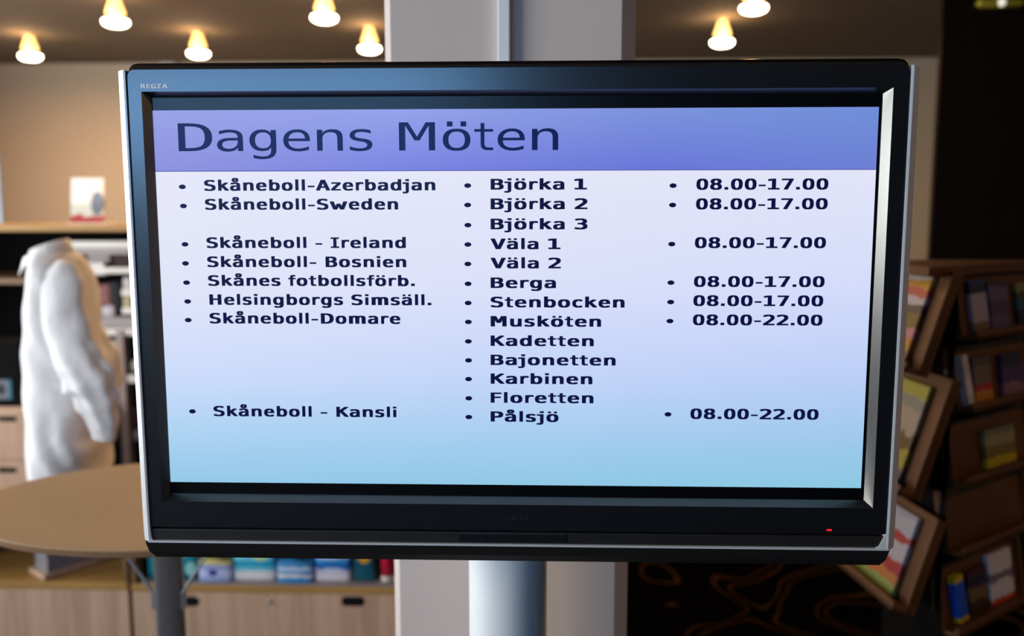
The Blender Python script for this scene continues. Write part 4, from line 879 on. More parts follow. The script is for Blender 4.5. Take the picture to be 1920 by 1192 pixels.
b = MB(); put_text(b, 'TOSHIBA', -.0170, .0235, 1.2895, .0062, True, D0-.0005); b.build('maker_logo', M_logo, TV)
b = MB(); put_text(b, 'REGZA', -.4735, -.4385, 1.8567, .0052, True, D0-.0005); b.build('series_logo', plain('pale_logo', (0.9, 0.9, 0.95), 0.5), TV)

# stand of the television: a thick white pole on a floor plate
SY = .25
pr = (at(1025, 1100, SY).x-at(880, 1100, SY).x)/2
pc = (at(1025, 1100, SY).x+at(880, 1100, SY).x)/2
o = thing('television_stand', (pc, SY, 0), 'thick white pole stand carrying the television in front of the pillar', 'stand')
b = MB(); b.lathe([(pr, .02), (pr, 1.74), (pr-.004, 1.745)], n=64); b.build('pole', M_whitepole, o, smooth=True)
b = MB(); b.box((-.25, -.10, 0), (.25, .14, .02), .004); b.build('floor_plate', M_whitepole, o)
b = MB(); b.box((-.2, -.134, 1.42), (.2, -.112, 1.70), .004); b.box((-.05, -.12, 1.45), (.05, -.05, 1.68)); b.build('mounting_bracket', M_black, o)

# ---------------------------------------------------------------- round bar table at the left
TC = (-.915, .925)
o = thing('bar_table', (TC[0], TC[1], 0), 'oval tan bar table on a steel pole behind the television', 'table')
b = MB()
for_rings = []
for k_, z in ((0, .982), (.985, .982), (1, .985), (1, .9975), (.995, 1.0), (0, 1.0)):
    for_rings.append([Vector((.0506+max(.001, .473*k_)*math.cos(2*PI*q/120), .004+max(.001, .339*k_)*math.sin(2*PI*q/120), z)) for q in range(120)])
b.loft(for_rings)
b.bm.normal_update()
for f in b.bm.faces:
    if f.calc_center_median().z < .9985:
        f.material_index = 1
top = b.build('tabletop', [M_tabletop, M_tabledge], o, smooth=False)
b = MB(); b.lathe([(.034, .012), (.034, .975), (.07, .976), (.07, .982), (.001, .982)], (.032, 0, 0), n=40); b.build('pole', M_steel, o, smooth=True)
b = MB(); b.lathe([(.001, 0), (.24, 0), (.24, .006), (.05, .016), (.001, .016)], (.032, 0, 0), n=48); b.build('base_plate', M_steel, o, smooth=False)
for s in (-1, 1):
    b = MB(); b.tube([(.032+s*.034, -.008, .735), (.032+s*.038, -.010, .765), (.032+s*.10, -.010, .86), (.032+s*.18, -.010, .983)], .0042, 10)
    b.box((.032+s*.036-.005, -.014, .72), (.032+s*.036+.005, .004, .768), .001); b.build('brace', M_steel, o, smooth=False)

# ---------------------------------------------------------------- low shop cabinets with an open niche
CY = 1.90


def zpx(py, Y, px=500):
    return at(px, py, Y).z


zl = zpx(1098, CY)                      # height of the niche floor
xj, xj2, xe = at(241, 1110, CY).x, at(247, 1110, CY).x, at(905, 1110, CY).x
xs = at(-170, 1110, CY).x
ZT2 = zl+.185


def cabinet(x0, x1, label, handles, lock, dz):
    o = thing('cabinet', ((x0+x1)/2, CY, 0), label, 'cabinet', None)
    w = (x1-x0)/2
    z = zl+dz
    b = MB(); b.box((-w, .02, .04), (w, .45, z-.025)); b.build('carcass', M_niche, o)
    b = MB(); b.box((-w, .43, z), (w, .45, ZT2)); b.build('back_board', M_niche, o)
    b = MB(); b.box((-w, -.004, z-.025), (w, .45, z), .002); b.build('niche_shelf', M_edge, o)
    b = MB(); b.box((-w+.002, 0, .05), (w-.002, .02, z-.028), .0015); d = b.build('flap_door', M_oak, o)
    for px in handles:
        h = at(px, 1127, CY); hx = h.x-(x0+x1)/2
        b = MB()
        ring = []
        for k in range(24):
            a = 2*PI*k/24
            ring.append(Vector((hx+math.copysign(.024, math.cos(a))+.019*math.cos(a), 0, h.z+.0185*math.sin(a))))
        b.loft([[q+Vector((0, -.0012, 0)) for q in ring], [q+Vector((0, .001, 0)) for q in ring]])
        b.build('handle_slot', M_slot, d, smooth=False)
    if lock:
        h = at(lock, 1127, CY)
        b = MB(); b.lathe([(.001, -.006), (.007, -.006), (.008, -.003), (.008, .001)], (h.x-(x0+x1)/2, 0, h.z), 16, axis='y'); b.build('lock', M_steel, d)
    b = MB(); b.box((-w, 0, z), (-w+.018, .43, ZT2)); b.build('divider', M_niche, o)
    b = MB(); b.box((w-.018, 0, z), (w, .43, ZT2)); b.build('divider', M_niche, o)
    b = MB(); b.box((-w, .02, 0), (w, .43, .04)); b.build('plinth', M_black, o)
    return o


cabinet(xs, xj, 'low oak veneer cabinet at the left, brochure tray in its niche', [], 0, .004)
c2 = cabinet(xj2, xe, 'low oak cabinet with two black grip slots, packets in its niche', [352, 662], 506, 0)
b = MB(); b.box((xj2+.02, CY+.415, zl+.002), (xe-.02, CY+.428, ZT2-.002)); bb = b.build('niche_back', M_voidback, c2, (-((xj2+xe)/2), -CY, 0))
b = MB(); b.box((xs, CY-.015, ZT2), (xe, CY+.46, ZT2+.025), .003)
tag(b.build('worktop', M_edge), 'wooden worktop lying over the two low cabinets', 'worktop')
# grey lining strip on the niche floor
b = MB(); b.box((xj2+.03, CY+.002, zl), (xe-.03, CY+.41, zl+.003))
b.build('shelf_liner', plain('grey_liner', (.30, .24, .24), .6), c2, (-((xj2+xe)/2), -CY, 0))


def packet(x0, x1, y0, y1, mat, label, depth=.07, dy=.03, bulge=.012, name='packet', fin=True):
    """a soft pack: px range of its front, standing on the niche liner"""
    Y = CY+dy
    a, c = at(x0, y1, Y), at(x1, y0, Y)
    w, h = (c.x-a.x), c.z-(zl+.0042)
    n = 10
    rings = []
    for k in range(n+1):
        u = k/n
        th = depth*(1-.8*max(0, (u-.55)/.45)**2) if fin else depth
        sq = 1-(.03*math.sin(u*PI) if fin else 0)
        ring = []
        for s in range(20):
            aa = 2*PI*s/20
            cx = math.copysign(abs(math.cos(aa))**.35, math.cos(aa))
            sy = math.copysign(abs(math.sin(aa))**.35, math.sin(aa))
            ring.append(Vector((cx*w/2*sq, sy*th/2-bulge*0, h*u)))
        rings.append(ring)
    b = MB(); b.loft(rings)
    o = b.build(name, mat, None, ((a.x+c.x)/2, Y+depth/2, zl+.0042), True)
    return tag(o, label, name.replace('_', ' '), 'packets in the cabinet niche')


packet(274, 369, 1022, 1088, print_mat('teal_pack', [(0, (10, 90, 110)), (.2, (18, 130, 150)), (.75, (10, 100, 130))], spot=(.86, .32, .10, .2, (150, 215, 215))), 'teal packet half hidden behind the table pole')
packet(371, 434, 1054, 1092, print_mat('lavender_pack', [(0, (150, 165, 215)), (.25, (190, 198, 235)), (.6, (150, 165, 220)), (.85, (205, 190, 120))], spot=(.45, .45, .14, .16, (50, 60, 150))), 'low lavender blue packet with a dark blue emblem', dy=.02, bulge=0, fin=False, depth=.09)
packet(437, 514, 1028, 1090, print_mat('cyan_pack', [(0, (225, 222, 232)), (.30, (110, 200, 225)), (.42, (40, 165, 205)), (.62, (90, 195, 225))], .02, spot=(.66, .82, .22, .22, (185, 215, 150))), 'cyan and white packet with a pale green spot', dy=.035)
packet(519, 586, 1056, 1092, print_mat('blue_pack', [(0, (40, 140, 205)), (.25, (225, 220, 225)), (.42, (40, 130, 205)), (.6, (190, 215, 240)), (.78, (50, 130, 190))], .08), 'low blue packet with white swirls', dy=.02, fin=False, depth=.09)
packet(590, 656, 1024, 1091, print_mat('blue_white_pack', [(0, (222, 215, 228)), (.22, (205, 205, 232)), (.34, (30, 115, 200)), (.55, (70, 160, 225)), (.66, (215, 205, 235))], .06, spot=(.80, .78, .16, .12, (225, 130, 60))), 'tall blue and white packet with an orange corner', dy=.035)
packet(662, 702, 1018, 1088, print_mat('petrol_pack', [(0, (10, 85, 105)), (.35, (8, 75, 100)), (.9, (6, 50, 70))], spot=(.52, .74, .33, .28, (215, 160, 30))), 'petrol blue packet with a big yellow spot', dy=.04)


def tube_bottle(px, wpx, label):
    a, c = at(px, 1088, CY+.04), at(px+wpx, 1088, CY+.04)
    r = (c.x-a.x)/2
    o = thing('tube_bottle', ((a.x+c.x)/2, CY+.04+r, zl+.0042), label, 'bottle', 'red bottles in the niche')
    b = MB(); b.lathe([(r, .018), (r, .09), (r*.8, .105), (r*.4, .115), (.001, .116)], n=24); b.build('body', plain('red_plastic', (.62, .01, .06), .35), o, smooth=True)
    b = MB(); b.lathe([(.001, 0), (r*1.02, 0), (r*1.05, .016), (r*1.0, .018), (.001, .018)], n=24); b.build('cap', M_rail, o, smooth=False)


tube_bottle(714, 19, 'red bottle with a white cap, next to the petrol blue packet')
tube_bottle(738, 19, 'red bottle with a white cap, partly behind the pillar edge')

# brochure tray with a stack of grey leaflets in the left niche
Pa, Pb = at(32, 1084, CY+.03), at(92, 1092, CY+.03)
Mt = Matrix.Translation(((Pa.x+Pb.x)/2+.02, CY+.055, zl+.006)) @ Matrix.Rotation(R(-36), 4, 'Z')
b = MB(); b.box((-.062, -.02, 0), (.062, .34, .022), .003)
o = b.build('brochure_tray', M_oak); o.matrix_world = Mt; tag(o, 'small wooden tray lying askew in the left niche', 'tray')
b = MB()
for k in range(6):
    b.box((-.045+random.uniform(-.003, .003), .0+random.uniform(-.003, .003), .0225+k*.012), (.052, .30, .0225+k*.012+.0115), .001)
o = b.build('leaflet_stack', plain('grey_leaflets', (.26, .24, .27), .6, var=.15, scale=60)); o.matrix_world = Mt; tag(o, 'stack of grey leaflets on the small wooden tray', 'leaflets')

# ---------------------------------------------------------------- tall display shelf and its goods
HY = 3.0
zt = at(120, 421, HY).z
hx0, hx1 = at(-260, 430, HY).x, at(520, 430, HY).x
o = thing('display_shelf', ((hx0+hx1)/2, HY, 0), 'tall shop shelf with a wooden top board and dark inside', 'shelf')
ox = (hx0+hx1)/2


def hz(py):
    return at(180, py, HY).z


b = MB(); b.box((hx0-ox, -.03, zt-.032), (hx1-ox, .50, zt), .004); b.build('top_board', M_edge, o)
b = MB(); b.box((hx0-ox, .45, 0), (hx1-ox, .47, zt-.032)); b.build('back_panel', M_voidback, o)
xm = at(118, 500, HY).x
for x in (hx0-ox, hx1-ox-.03):
    b = MB(); b.box((x, 0, 0), (x+.03, .45, zt-.032)); b.build('side_panel', M_black, o)
b = MB(); b.box((hx0-ox+.03, -.01, hz(531)-.004), (xm-ox, .45, hz(522)), .002); b.build('shelf_board', M_niche, o)
xr_ = at(420, 500, HY).x
b = MB(); b.box((xm-ox, -.012, hz(464)), (xr_-ox, -.002, hz(452)), .002); b.build('price_rail', M_rail, o)
b = MB(); b.box((xm-ox, 0, hz(477)), (xr_-ox, .02, hz(464)), .002); b.build('fascia', M_grey, o)
for y0, y1, x0 in ((501, 512, 196), (542, 554, 230), (576, 588, 231), (615, 628, 150), (701, 716, 233)):
    xa = at(x0, y0, HY).x
    b = MB(); b.box((xa-ox, -.015, hz(y1)), (xr_-ox, -.004, hz(y0)), .002); b.build('price_rail', M_rail, o)
    b = MB(); b.box((xa-ox, -.004, hz(y1)), (xr_-ox, .45, hz(y1)+.012)); b.build('shelf_board', M_grey, o)
xa = at(150, 600, HY).x
b = MB(); b.box((xa-ox, 0, hz(614)), (xr_-ox, .02, hz(594)), .002); b.build('fascia', M_grey, o)
xa, xb = at(225, 700, HY).x, at(239, 700, HY).x
b = MB(); b.box((xa-ox, -.025, .1), (xb-ox, .02, hz(618)), .002); b.build('upright', plain('taupe_metal', (.34, .26, .24), .5), o)


def goods(name, x0, x1, y0, y1, mat, label, Y=HY+.02, depth=.12, bev=.006, cat=None, shelf=None):
    a, c = at(x0, y1, Y), at(x1, y0, Y)
    z0 = shelf if shelf is not None else a.z
    b = MB(); b.box((-(c.x-a.x)/2, 0, 0), ((c.x-a.x)/2, depth, c.z-z0), bev)
    ob = b.build(name, mat, None, ((a.x+c.x)/2, Y, z0))
    return tag(ob, label, cat or name.replace('_', ' '))


goods('carton', 163, 195, 492, 516, plain('white_card', (.80, .74, .72), .5), 'small white carton beside the mannequin shoulder', HY-.0, .15)
goods('grey_case', 165, 206, 476, 492, plain('grey_case', (.30, .26, .25), .5), 'grey flat case under the long white rail', HY+.02, .1, shelf=hz(492)+.001)
goods('folded_cloth', 210, 250, 478, 500, plain('brown_cloth', (.05, .025, .022), .8), 'dark brown folded cloth under the long white rail', HY+.03, .2, shelf=hz(512)+.0135)
goods('small_box', 231, 246, 520, 541, plain('pale_box', (.55, .50, .48), .5), 'small pale box on the shelf next to the television edge', HY+.01, .1, shelf=hz(554)+.0135)
goods('yellow_box', 231, 246, 556, 575, plain('yellow_box', (.45, .36, .18), .5), 'small yellowish box one shelf lower by the television edge', HY+.01, .1, shelf=hz(588)+.0135)
goods('pink_bag', 184, 207, 533, 573, plain('dusty_pink', (.24, .085, .075), .7), 'dusty pink bag hanging behind the mannequin back', HY+.03, .09, .015, 'bag')
goods('black_bag', 207, 226, 528, 592, plain('black_fabric', (.006, .006, .007), .8), 'black bag hanging between the pink bag and the rails', HY+.03, .1, .015, 'bag')
goods('white_pouch', 191, 214, 573, 594, plain('white_pouch', (.55, .48, .52), .6), 'pale pouch under the dusty pink bag', HY+.02, .08, .012, 'pouch')
goods('white_tub', 192, 222, 640, 656, plain('cream_tub', (.72, .66, .60), .5), 'cream tub above the green bottle', HY+.06, .1, .01, 'tub')
goods('purple_bottle', 247, 260, 768, 802, plain('purple_plastic', (.10, .05, .12), .4), 'dark purple bottle in the black lower bay', HY+.05, .05, .008, 'bottle')
goods('white_jar', 248, 262, 808, 826, plain('white_jar', (.6, .55, .53), .4), 'small white jar in the black lower bay', HY+.04, .05, .008, 'jar')
P = at(216, 692, HY+.03)
o = thing('green_bottle', (P.x, HY+.05, P.z), 'green bottle standing behind the mannequin back', 'bottle')
b = MB(); b.lathe([(.001, 0), (.02, 0), (.022, .008), (.022, .055), (.012, .075), (.010, .082), (.001, .082)], n=20); b.build('body', plain('green_plastic', (.08, .42, .10), .35), o, smooth=True)
b = MB(); b.lathe([(.010, .082), (.011, .083), (.011, .10), (.001, .10)], n=16); b.build('cap', M_rail, o, smooth=False)
P = at(256, 684, HY+.02)
b = MB(); b.lathe([(.036*math.cos(R(a)) + .0005, .036*math.sin(R(a))) for a in range(-90, 91, 15)], n=24)
o = b.build('white_ball', plain('white_ball', (.78, .74, .72), .4), None, (P.x, HY+.04, hz(701)+.036), True); tag(o, 'white ball on the shelf at the television edge', 'ball')

# leaflet holder standing on the top board
Y = HY+.12
a, c = at(132, 418, Y), at(188, 332, Y)
o = thing('leaflet_holder', ((a.x+c.x)/2, Y, zt), 'clear leaflet holder with white and red leaflets on the shelf top', 'leaflet holder')
w, h = (c.x-a.x)/2, c.z-zt
Mh = Matrix.Rotation(R(-8), 4, 'X')
b = MB(); b.box((-w, 0, .01), (w, .012, h), .001, M=Mh); b.build('leaflet', print_mat('leaflet_print', [(0, (205, 30, 40)), (.16, (240, 238, 236)), (.9, (232, 234, 236))], .05, spot=(.82, .42, .2, .27, (120, 128, 150))), o)
b = MB(); b.box((-w-.004, -.006, .004), (w+.004, -.003, h*.45), .0005, M=Mh); b.box((-w-.004, .014, .004), (w+.004, .017, h), .0005, M=Mh)
b.box((-w-.02, -.03, 0), (w+.03, .10, .006), .001); b.build('clear_stand', M_glass, o)

# left drawer cabinet, with a black box on it
DY = 2.75
dz = at(20, 766, DY).z
dx0, dx1 = at(-110, 800, DY).x, at(150, 800, DY).x
o = thing('drawer_cabinet', ((dx0+dx1)/2, DY, 0), 'oak drawer cabinet at the left edge behind the mannequin', 'drawer cabinet')
ox2 = (dx0+dx1)/2
b = MB(); b.box((dx0-ox2, .02, 0), (dx1-ox2, .24, dz), .002); b.build('carcass', M_oak, o)
cuts = [dz-.008, at(20, 862, DY).z, at(20, 975, DY).z, .05]
for k in range(3):
    b = MB(); b.box((dx0-ox2+.003, 0, cuts[k+1]+.002), (dx1-ox2-.003, .02, cuts[k]-.002), .0015); d = b.build('drawer', M_oak, o)
    for px in (14, 92):
        h = at(px, (785, 881, 990)[k], DY)
        b = MB(); b.box((h.x-ox2-.042, -.0015, h.z-.012), (h.x-ox2+.042, .001, h.z+.012), .001); b.build('handle_slot', M_slot, d)
a, c = at(-60, 766, DY+.04), at(36, 640, DY+.04)
o = thing('black_box', ((a.x+c.x)/2, DY+.04, dz), 'black box with a small grey and teal sticker on the drawer cabinet', 'box')
w = (c.x-a.x)/2
b = MB(); b.box((-w, 0, 0), (w, .15, c.z-dz), .004); b.build('body', M_voidback, o)
s0, s1 = at(-12, 748, DY+.04), at(21, 712, DY+.04)
b = MB(); b.box((s0.x-o.location.x, -.002, s0.z-dz), (s1.x-o.location.x, .001, s1.z-dz)); b.build('sticker', print_mat('sticker_print', [(0, (110, 112, 125)), (.82, (30, 110, 130)), (.97, (20, 90, 110))], .01, axis='X', spot=(.45, .5, .22, .28, (20, 22, 30))), o)

# ---------------------------------------------------------------- mannequin in a white shirt, facing left
MY = 2.02
M_shirt = plain('white_cotton', (.84, .82, .84), .75, var=.015, scale=11, spec=.2, bump=1.0)
M_form = plain('tan_form', (.42, .28, .13), .7, var=.05)
o = thing('mannequin', (at(130, 700, MY).x, MY, ZT2+.025), 'headless mannequin bust wearing a white shirt, facing left beside the television', 'mannequin')
org = o.location.copy()


def prof(y, fx, bx, hw, n=40, pw=.85):
    """one level of the torso: front and back edge as seen, half width across"""
    a, c = at(fx, y, MY-.45*hw), at(bx, y, MY+.45*hw)
    zc_ = at((fx+bx)/2, y, MY).z
    cx, rx = (a.x+c.x)/2, (c.x-a.x)/2
    ring = []
    for k in range(n):
        t_ = 2*PI*k/n
        cs, sn = math.cos(t_), math.sin(t_)
        ring.append(Vector((cx+rx*math.copysign(abs(cs)**pw, cs), MY+hw*math.copysign(abs(sn)**pw, sn), zc_)) - org)
    return ring


SEC = [(466, 72, 128, .060), (474, 62, 146, .080), (484, 56, 158, .115), (498, 51, 168, .150), (514, 49, 176, .172), (534, 49, 183, .184), (560, 48, 188, .186), (590, 46, 191, .182), (620, 44, 193, .176),
       (650, 42, 196, .170), (690, 41, 204, .168), (725, 42, 213, .172), (760, 44, 221, .178), (800, 46, 221, .182), (840, 48, 216, .186), (872, 49, 211, .188), (888, 52, 207, .188)]


def lerp_sections(sec, sub=3):
    out = []
    for i in range(len(sec)-1):
        for k in range(sub):
            u = k/sub
            out.append(tuple(a*(1-u)+c*u for a, c in zip(sec[i], sec[i+1])))
    out.append(sec[-1])
    return out


b = MB(); b.loft([prof(*s, n=96) for s in lerp_sections(SEC, 5)], True, True, False)
for v in b.bm.verts:
    q = v.co
    low = min(1, max(.15, (.66-q.z)/.35))
    fold = noise.noise(Vector((q.x*9+q.z*7, q.y*9, q.z*3.5)))*.014
    w_ = noise.noise(q*5+Vector((3, 1, 7)))
    fold += math.sin((q.x*1.0+q.z*.62)*46+4.5*w_)*.013*low*(.5+w_)*max(0, min(1, (q.x+.07)/.09))
    rad = Vector((q.x, q.y, 0)).normalized()
    side = max(.15, min(1, abs(rad.y)*1.3))          # the chest hangs smooth, the flanks crease
    v.co += rad*fold*side
shirt = b.build('shirt', M_shirt, o, smooth=True)
sd = shirt.modifiers.new('thickness', 'SOLIDIFY'); sd.thickness = .003
# collar: standing band with a turned down flap that comes to two points in front
b = MB()
n = 56
rings = [[], [], [], [], []]
c0 = at(91, 468, MY)-org
for k in range(n):
    t_ = 2*PI*k/n
    cs, sn = math.cos(t_), math.sin(t_)
    fr_ = (1-cs)/2                        # 1 at the front (-x), 0 at the nape
    tip = math.exp(-((abs(math.atan2(sn, -cs))-.55)/.35)**2)   # the two collar points
    gap = math.exp(-(math.atan2(sn, -cs)/.22)**2)
    rings[0].append(Vector((c0.x+.066*cs, sn*.064, c0.z-.012-.022*fr_)))
    rings[1].append(Vector((c0.x+.006+.062*cs, sn*.058, c0.z+.040-.046*fr_)))
    rings[2].append(Vector((c0.x+.005+.067*cs, sn*.063, c0.z+.041-.046*fr_)))
    rings[3].append(Vector((c0.x+.002+(.078)*cs, sn*.078, c0.z+.012-.046*fr_-.012*tip+.014*gap)))
    rings[4].append(Vector((c0.x-.002+(.088+.014*tip)*cs, sn*(.088+.006*tip), c0.z-.016-.040*fr_-.036*tip+.034*gap)))
b.loft(rings, True, False, False)
col = b.build('collar', M_shirt, shirt, smooth=True)
sd = col.modifiers.new('thickness', 'SOLIDIFY'); sd.thickness = .003
# neck stub of the bust
b = MB(); c0 = at(103, 470, MY)-org
b.lathe([(.050, -.03), (.046, .005), (.042, .018), (.03, .024), (.001, .026)], (c0.x+.0, 0, c0.z), 32)
b.build('neck', M_form, o, smooth=True)
# sleeves: the near one hangs back and is tucked behind the hip
for s in (-1, 1):
    path = [((114, 494), .030, .100), ((115, 508), .058, .118), ((116, 536), .076, .140), ((119, 575), .078, .160), ((125, 615), .076, .172), ((137, 652), .078, .178), ((154, 688), .086, .180), ((172, 722), .088, .178), ((183, 756), .070, .172), ((192, 786), .054, .164), ((195, 808), .044, .156), ((195, 822), .040, .150)]
    path = [(p_[0][0]-(0 if s < 0 else 80), p_[0][1], p_[1], p_[2]) for p_ in path]
    path = lerp_sections(path, 5)
    rr = []
    pts = [Vector((at(x, y, MY-lat).x-org.x, s*lat, at(x, y, MY-lat).z-org.z)) for x, y, r_, lat in path]
    for i, (x, y, r_, lat) in enumerate(path):
        tdir = (pts[min(i+1, len(pts)-1)]-pts[max(i-1, 0)]).normalized()
        a_ = Vector((0, 1, 0)); a_ = (a_-tdir*a_.dot(tdir)).normalized(); c_ = tdir.cross(a_)
        ring = []
        for k in range(36):
            q = 2*PI*k/36
            u = i/len(path)
            wr = math.exp(-((u-.66)/.16)**2)
            wob = 1+.03*math.sin(q*3+u*9)+.10*wr*math.sin(q*7+u*6)+.10*wr*math.sin(u*52+q*1.5+2*math.sin(q*2))+.05*math.exp(-((u-.3)/.15)**2)*math.sin(u*30-q*2)+.06*noise.noise(Vector((math.cos(q)*1.6, math.sin(q)*1.6, u*8+s)))
            ring.append(pts[i]+(a_*math.cos(q)*.62+c_*math.sin(q))*r_*wob)
        rr.append(ring)
    b = MB(); b.loft(rr)
    b.build('sleeve', M_shirt, shirt, smooth=True)
b = MB(); c0 = at(128, 860, MY)-org
b.lathe([(.014, .0), (.014, .25), (.001, .25)], (c0.x+.03, 0, 0), 20); b.lathe([(.001, 0), (.12, 0), (.12, .008), (.02, .016), (.001, .016)], (c0.x+.03, 0, 0), 32)
b.build('stand', M_steel, o, smooth=False)

# ---------------------------------------------------------------- three-sided brochure rack at the right
RY = .86
A0 = at(1702, 1155, RY); A0 = Vector((A0.x+.005, RY, 0))
tA = Vector((-.13, .99, 0)).normalized(); nA = Vector((-tA.y, tA.x, 0)); nA = nA if nA.x < 0 else -nA
B0 = at(1795, 640, .93); B0 = Vector((B0.x, .93, 0))
tB = Vector((.80, .60, 0)).normalized(); nB = Vector((tB.y, -tB.x, 0))
WA, WB = .31, .40
rack = thing('brochure_rack', ((A0+B0)/2 + Vector((.1, .25, 0))).to_tuple(), 'dark wooden brochure rack with tilted trays, right of the television', 'rack')
ro = rack.location.copy()
# core and cap and base
ins = .105
core = [A0-nA*ins+tA*.05, A0-nA*ins+tA*(WA), B0-nB*ins+tB*WB, B0-nB*ins+tB*.04]
core = [q-ro for q in core]
for q in core:
    q.z = .03
b = MB(); b.poly_prism(core, (0, 0, 1.50)); b.build('core', M_voidback, rack)
zc = at(1800, 497, .95).z
cap = [A0-tA*.0, A0+tA*(WA+.02), B0+tB*(WB+.02), B0-tB*.03]
cap = [Vector((q.x-ro.x, q.y-ro.y, zc-.022)) for q in cap]
b = MB(); b.poly_prism(cap, (0, 0, .022)); b.build('top_board', M_oakdark, rack)
b = MB(); b.lathe([(.001, 0), (.30, 0), (.30, .02), (.26, .03), (.001, .03)], (0.05, .02, 0), 48); b.build('base', M_black, rack)


def tray_frame(P0, t_, n_, z, tilt):
    """matrix: x along the tray, y up its leaning panel, z out of it"""
    v_ = Vector((0, 0, 1))*math.cos(tilt) - n_*math.sin(tilt)
    w_ = t_.cross(v_)
    if w_.dot(n_) < 0:
        w_ = -w_
    M_ = Matrix((t_, v_, w_)).transposed().to_4x4()
    M_.translation = Vector((P0.x, P0.y, z))
    return M_


def tray(Mw, wd, ht, ledge, mat=M_oakdark, lip=.022):
    b = MB()
    b.box((0, 0, -.012), (wd, ht, 0), .002)
    b.box((0, 0, 0), (wd, .012, ledge), .002)
    b.box((0, 0, ledge-.01), (wd, lip, ledge), .002)
    b.box((0, 0, 0), (.010, ht, .014), .001)
    b.box((wd-.010, 0, 0), (wd, ht, .014), .001)
    ob = b.build('tray', mat, rack)
    ob.matrix_world = Matrix.Translation(ro).inverted() @ Mw   # parent has only a location
    ob.matrix_parent_inverse.identity()
    return ob


def leaf(Mw, x0, x1, h, mat, label, name='magazine', thick=.008, off=.003, grp=None, lift=.0135, lean=0.0):
    """a magazine or book standing in a tray, top level"""
    b = MB(); b.box((0, 0, 0), (x1-x0, h, thick), min(.0015, thick*.3))
    ob = b.build(name, mat)
    ob.matrix_world = Mw @ Matrix.Translation((x0, lift, off)) @ Matrix.Rotation(lean, 4, 'Z')
    return tag(ob, label, name, grp)


covA = print_mat('cover_orange', [(0, (200, 120, 60)), (.16, (225, 150, 20)), (.28, (230, 140, 160)), (.42, (120, 105, 20)), (.56, (60, 55, 60)), (.66, (215, 205, 215)), (.76, (210, 70, 70)), (.86, (230, 160, 30)), (.95, (225, 215, 210))], .05, axis='Y', dark=.6)
covB = print_mat('cover_yellow', [(0, (120, 110, 115)), (.15, (190, 170, 40)), (.34, (110, 90, 30)), (.5, (190, 170, 150)), (.75, (150, 150, 140)), (.86, (190, 180, 60))], .06, axis='Y', dark=.6)
covC = print_mat('cover_red', [(0, (170, 190, 100)), (.12, (225, 140, 70)), (.25, (200, 60, 60)), (.42, (215, 205, 215)), (.62, (200, 60, 60)), (.74, (205, 200, 210)), (.93, (190, 185, 200))], .06, axis='Y', dark=.6)
for yb, yt, cov, lab in ((707, 508, covA, 'orange and pink magazine in the top tray beside the television'), (938, 712, covB, 'yellow and grey magazine in the middle tray beside the television'), (1155, 975, covC, 'red and white magazine in the lowest tray beside the television')):
    z0 = at(1720, yb, RY).z
    z1 = at(1720, yt, RY+.02).z
    tl = R(17)
    Mw = tray_frame(A0, tA, nA, z0, tl)
    ht = (z1-z0)/math.cos(tl)
    tray(Mw, WA, ht, .05)
    leaf(Mw, .07, .275, min(.245, ht*.86), cov, lab, thick=.012)

# the trays of the face turned to the right, with small books
TB = [(640, 520), (775, 655), (910, 800), (1040, 925), (1190, 1075)]
MW = []
for yb, yt in TB:
    z0, z1 = at(1795, yb, .93).z, at(1795, yt, .93).z
    Mw = tray_frame(B0, tB, nB, z0, R(10))
    tray(Mw, WB, (z1-z0)/math.cos(R(10)), .05)
    MW.append((Mw, z1-z0))
G = 'books in the right face of the rack'
d1 = lambda c, n: plain(n, tuple(lin(c)), .45, var=.25, scale=25)
leaf(MW[0][0], .055, .125, .125, print_mat('cover_pale', [(0, (120, 90, 70)), (.2, (165, 150, 160)), (.75, (40, 40, 60)), (.97, (30, 60, 150))], .03, axis='Y'), 'pale grey booklet at the left end of the uppermost tray', 'booklet', .012, grp=G)
leaf(MW[0][0], .140, .230, .118, print_mat('cover_mauve', [(0, (90, 70, 95)), (.3, (70, 50, 70)), (.6, (95, 80, 110)), (.9, (60, 50, 60))], .08, axis='Y'), 'mauve booklet second from the left in the uppermost tray', 'booklet', .012, grp=G)
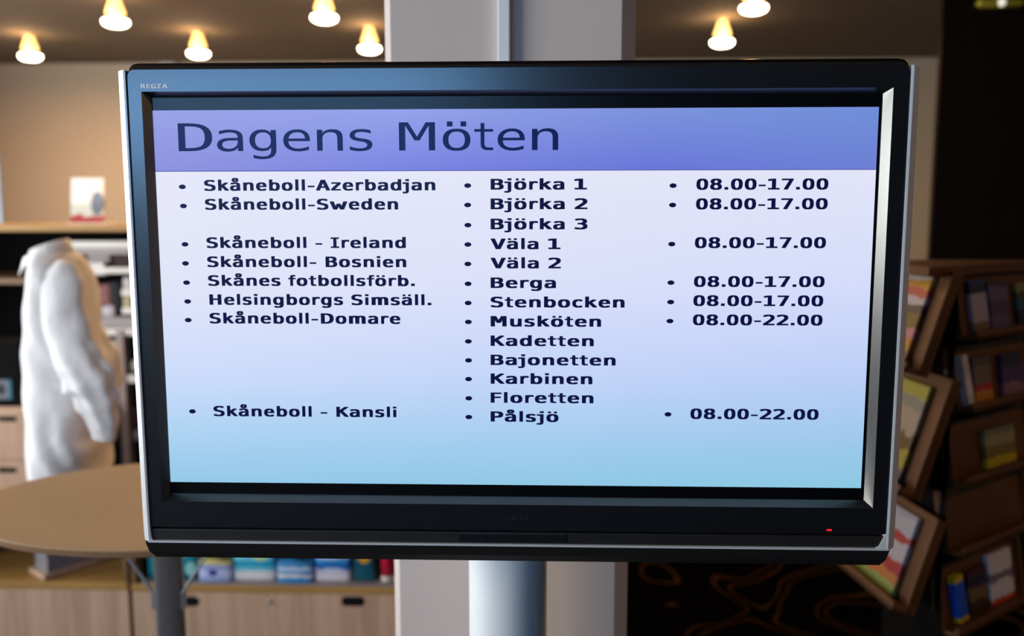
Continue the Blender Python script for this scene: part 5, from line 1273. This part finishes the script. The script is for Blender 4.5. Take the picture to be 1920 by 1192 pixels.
leaf(MW[0][0], .275, .36, .11, print_mat('cover_olive', [(0, (20, 20, 20)), (.4, (30, 80, 85)), (.6, (60, 60, 40)), (.8, (130, 120, 60))], .06, axis='Y'), 'olive and teal booklet at the right end of the uppermost tray', 'booklet', .012, grp=G)
leaf(MW[1][0], .035, .062, .12, d1((200, 185, 180), 'spine_white'), 'narrow white booklet in the second tray from the top', 'booklet', .02, grp=G, lean=R(6))
leaf(MW[1][0], .085, .165, .11, print_mat('cover_brown', [(0, (190, 120, 30)), (.25, (170, 40, 40)), (.4, (110, 90, 70)), (.8, (80, 70, 60))], .07, axis='Y'), 'brown booklet with a red and yellow foot in the second tray from the top', 'booklet', .012, grp=G)
leaf(MW[1][0], .22, .32, .105, print_mat('cover_violet', [(0, (140, 90, 110)), (.3, (70, 40, 90)), (.7, (30, 25, 50))], .08, axis='Y'), 'dark violet booklet in the second tray from the top', 'booklet', .012, grp=G)
leaf(MW[2][0], .155, .30, .095, print_mat('cover_gold', [(0, (190, 165, 30)), (.25, (120, 105, 40)), (.55, (150, 140, 90)), (.85, (110, 110, 80))], .07, axis='Y'), 'yellow booklet in the third tray from the top', 'booklet', .014, grp=G)
leaf(MW[4][0], .06, .10, .115, print_mat('spine_blue', [(0, (190, 160, 20)), (.12, (20, 80, 190)), (.82, (30, 95, 200)), (.86, (200, 170, 30))], .005, axis='Y'), 'blue booklet with yellow ends in the lowest right tray', 'booklet', .02, grp=G, lean=R(5))
leaf(MW[4][0], .125, .215, .112, print_mat('cover_dark', [(0, (60, 45, 25)), (.3, (110, 85, 50)), (.6, (25, 25, 55)), (.85, (70, 20, 30))], .08, axis='Y'), 'dark booklet with a golden figure in the lowest right tray', 'booklet', .012, grp=G)
leaf(MW[4][0], .225, .34, .13, print_mat('cover_whitered', [(0, (200, 70, 40)), (.1, (215, 205, 205)), (.45, (120, 110, 120)), (.6, (215, 205, 205))], .06, axis='Y'), 'white booklet with a red edge in the lowest right tray', 'booklet', .014, grp=G)
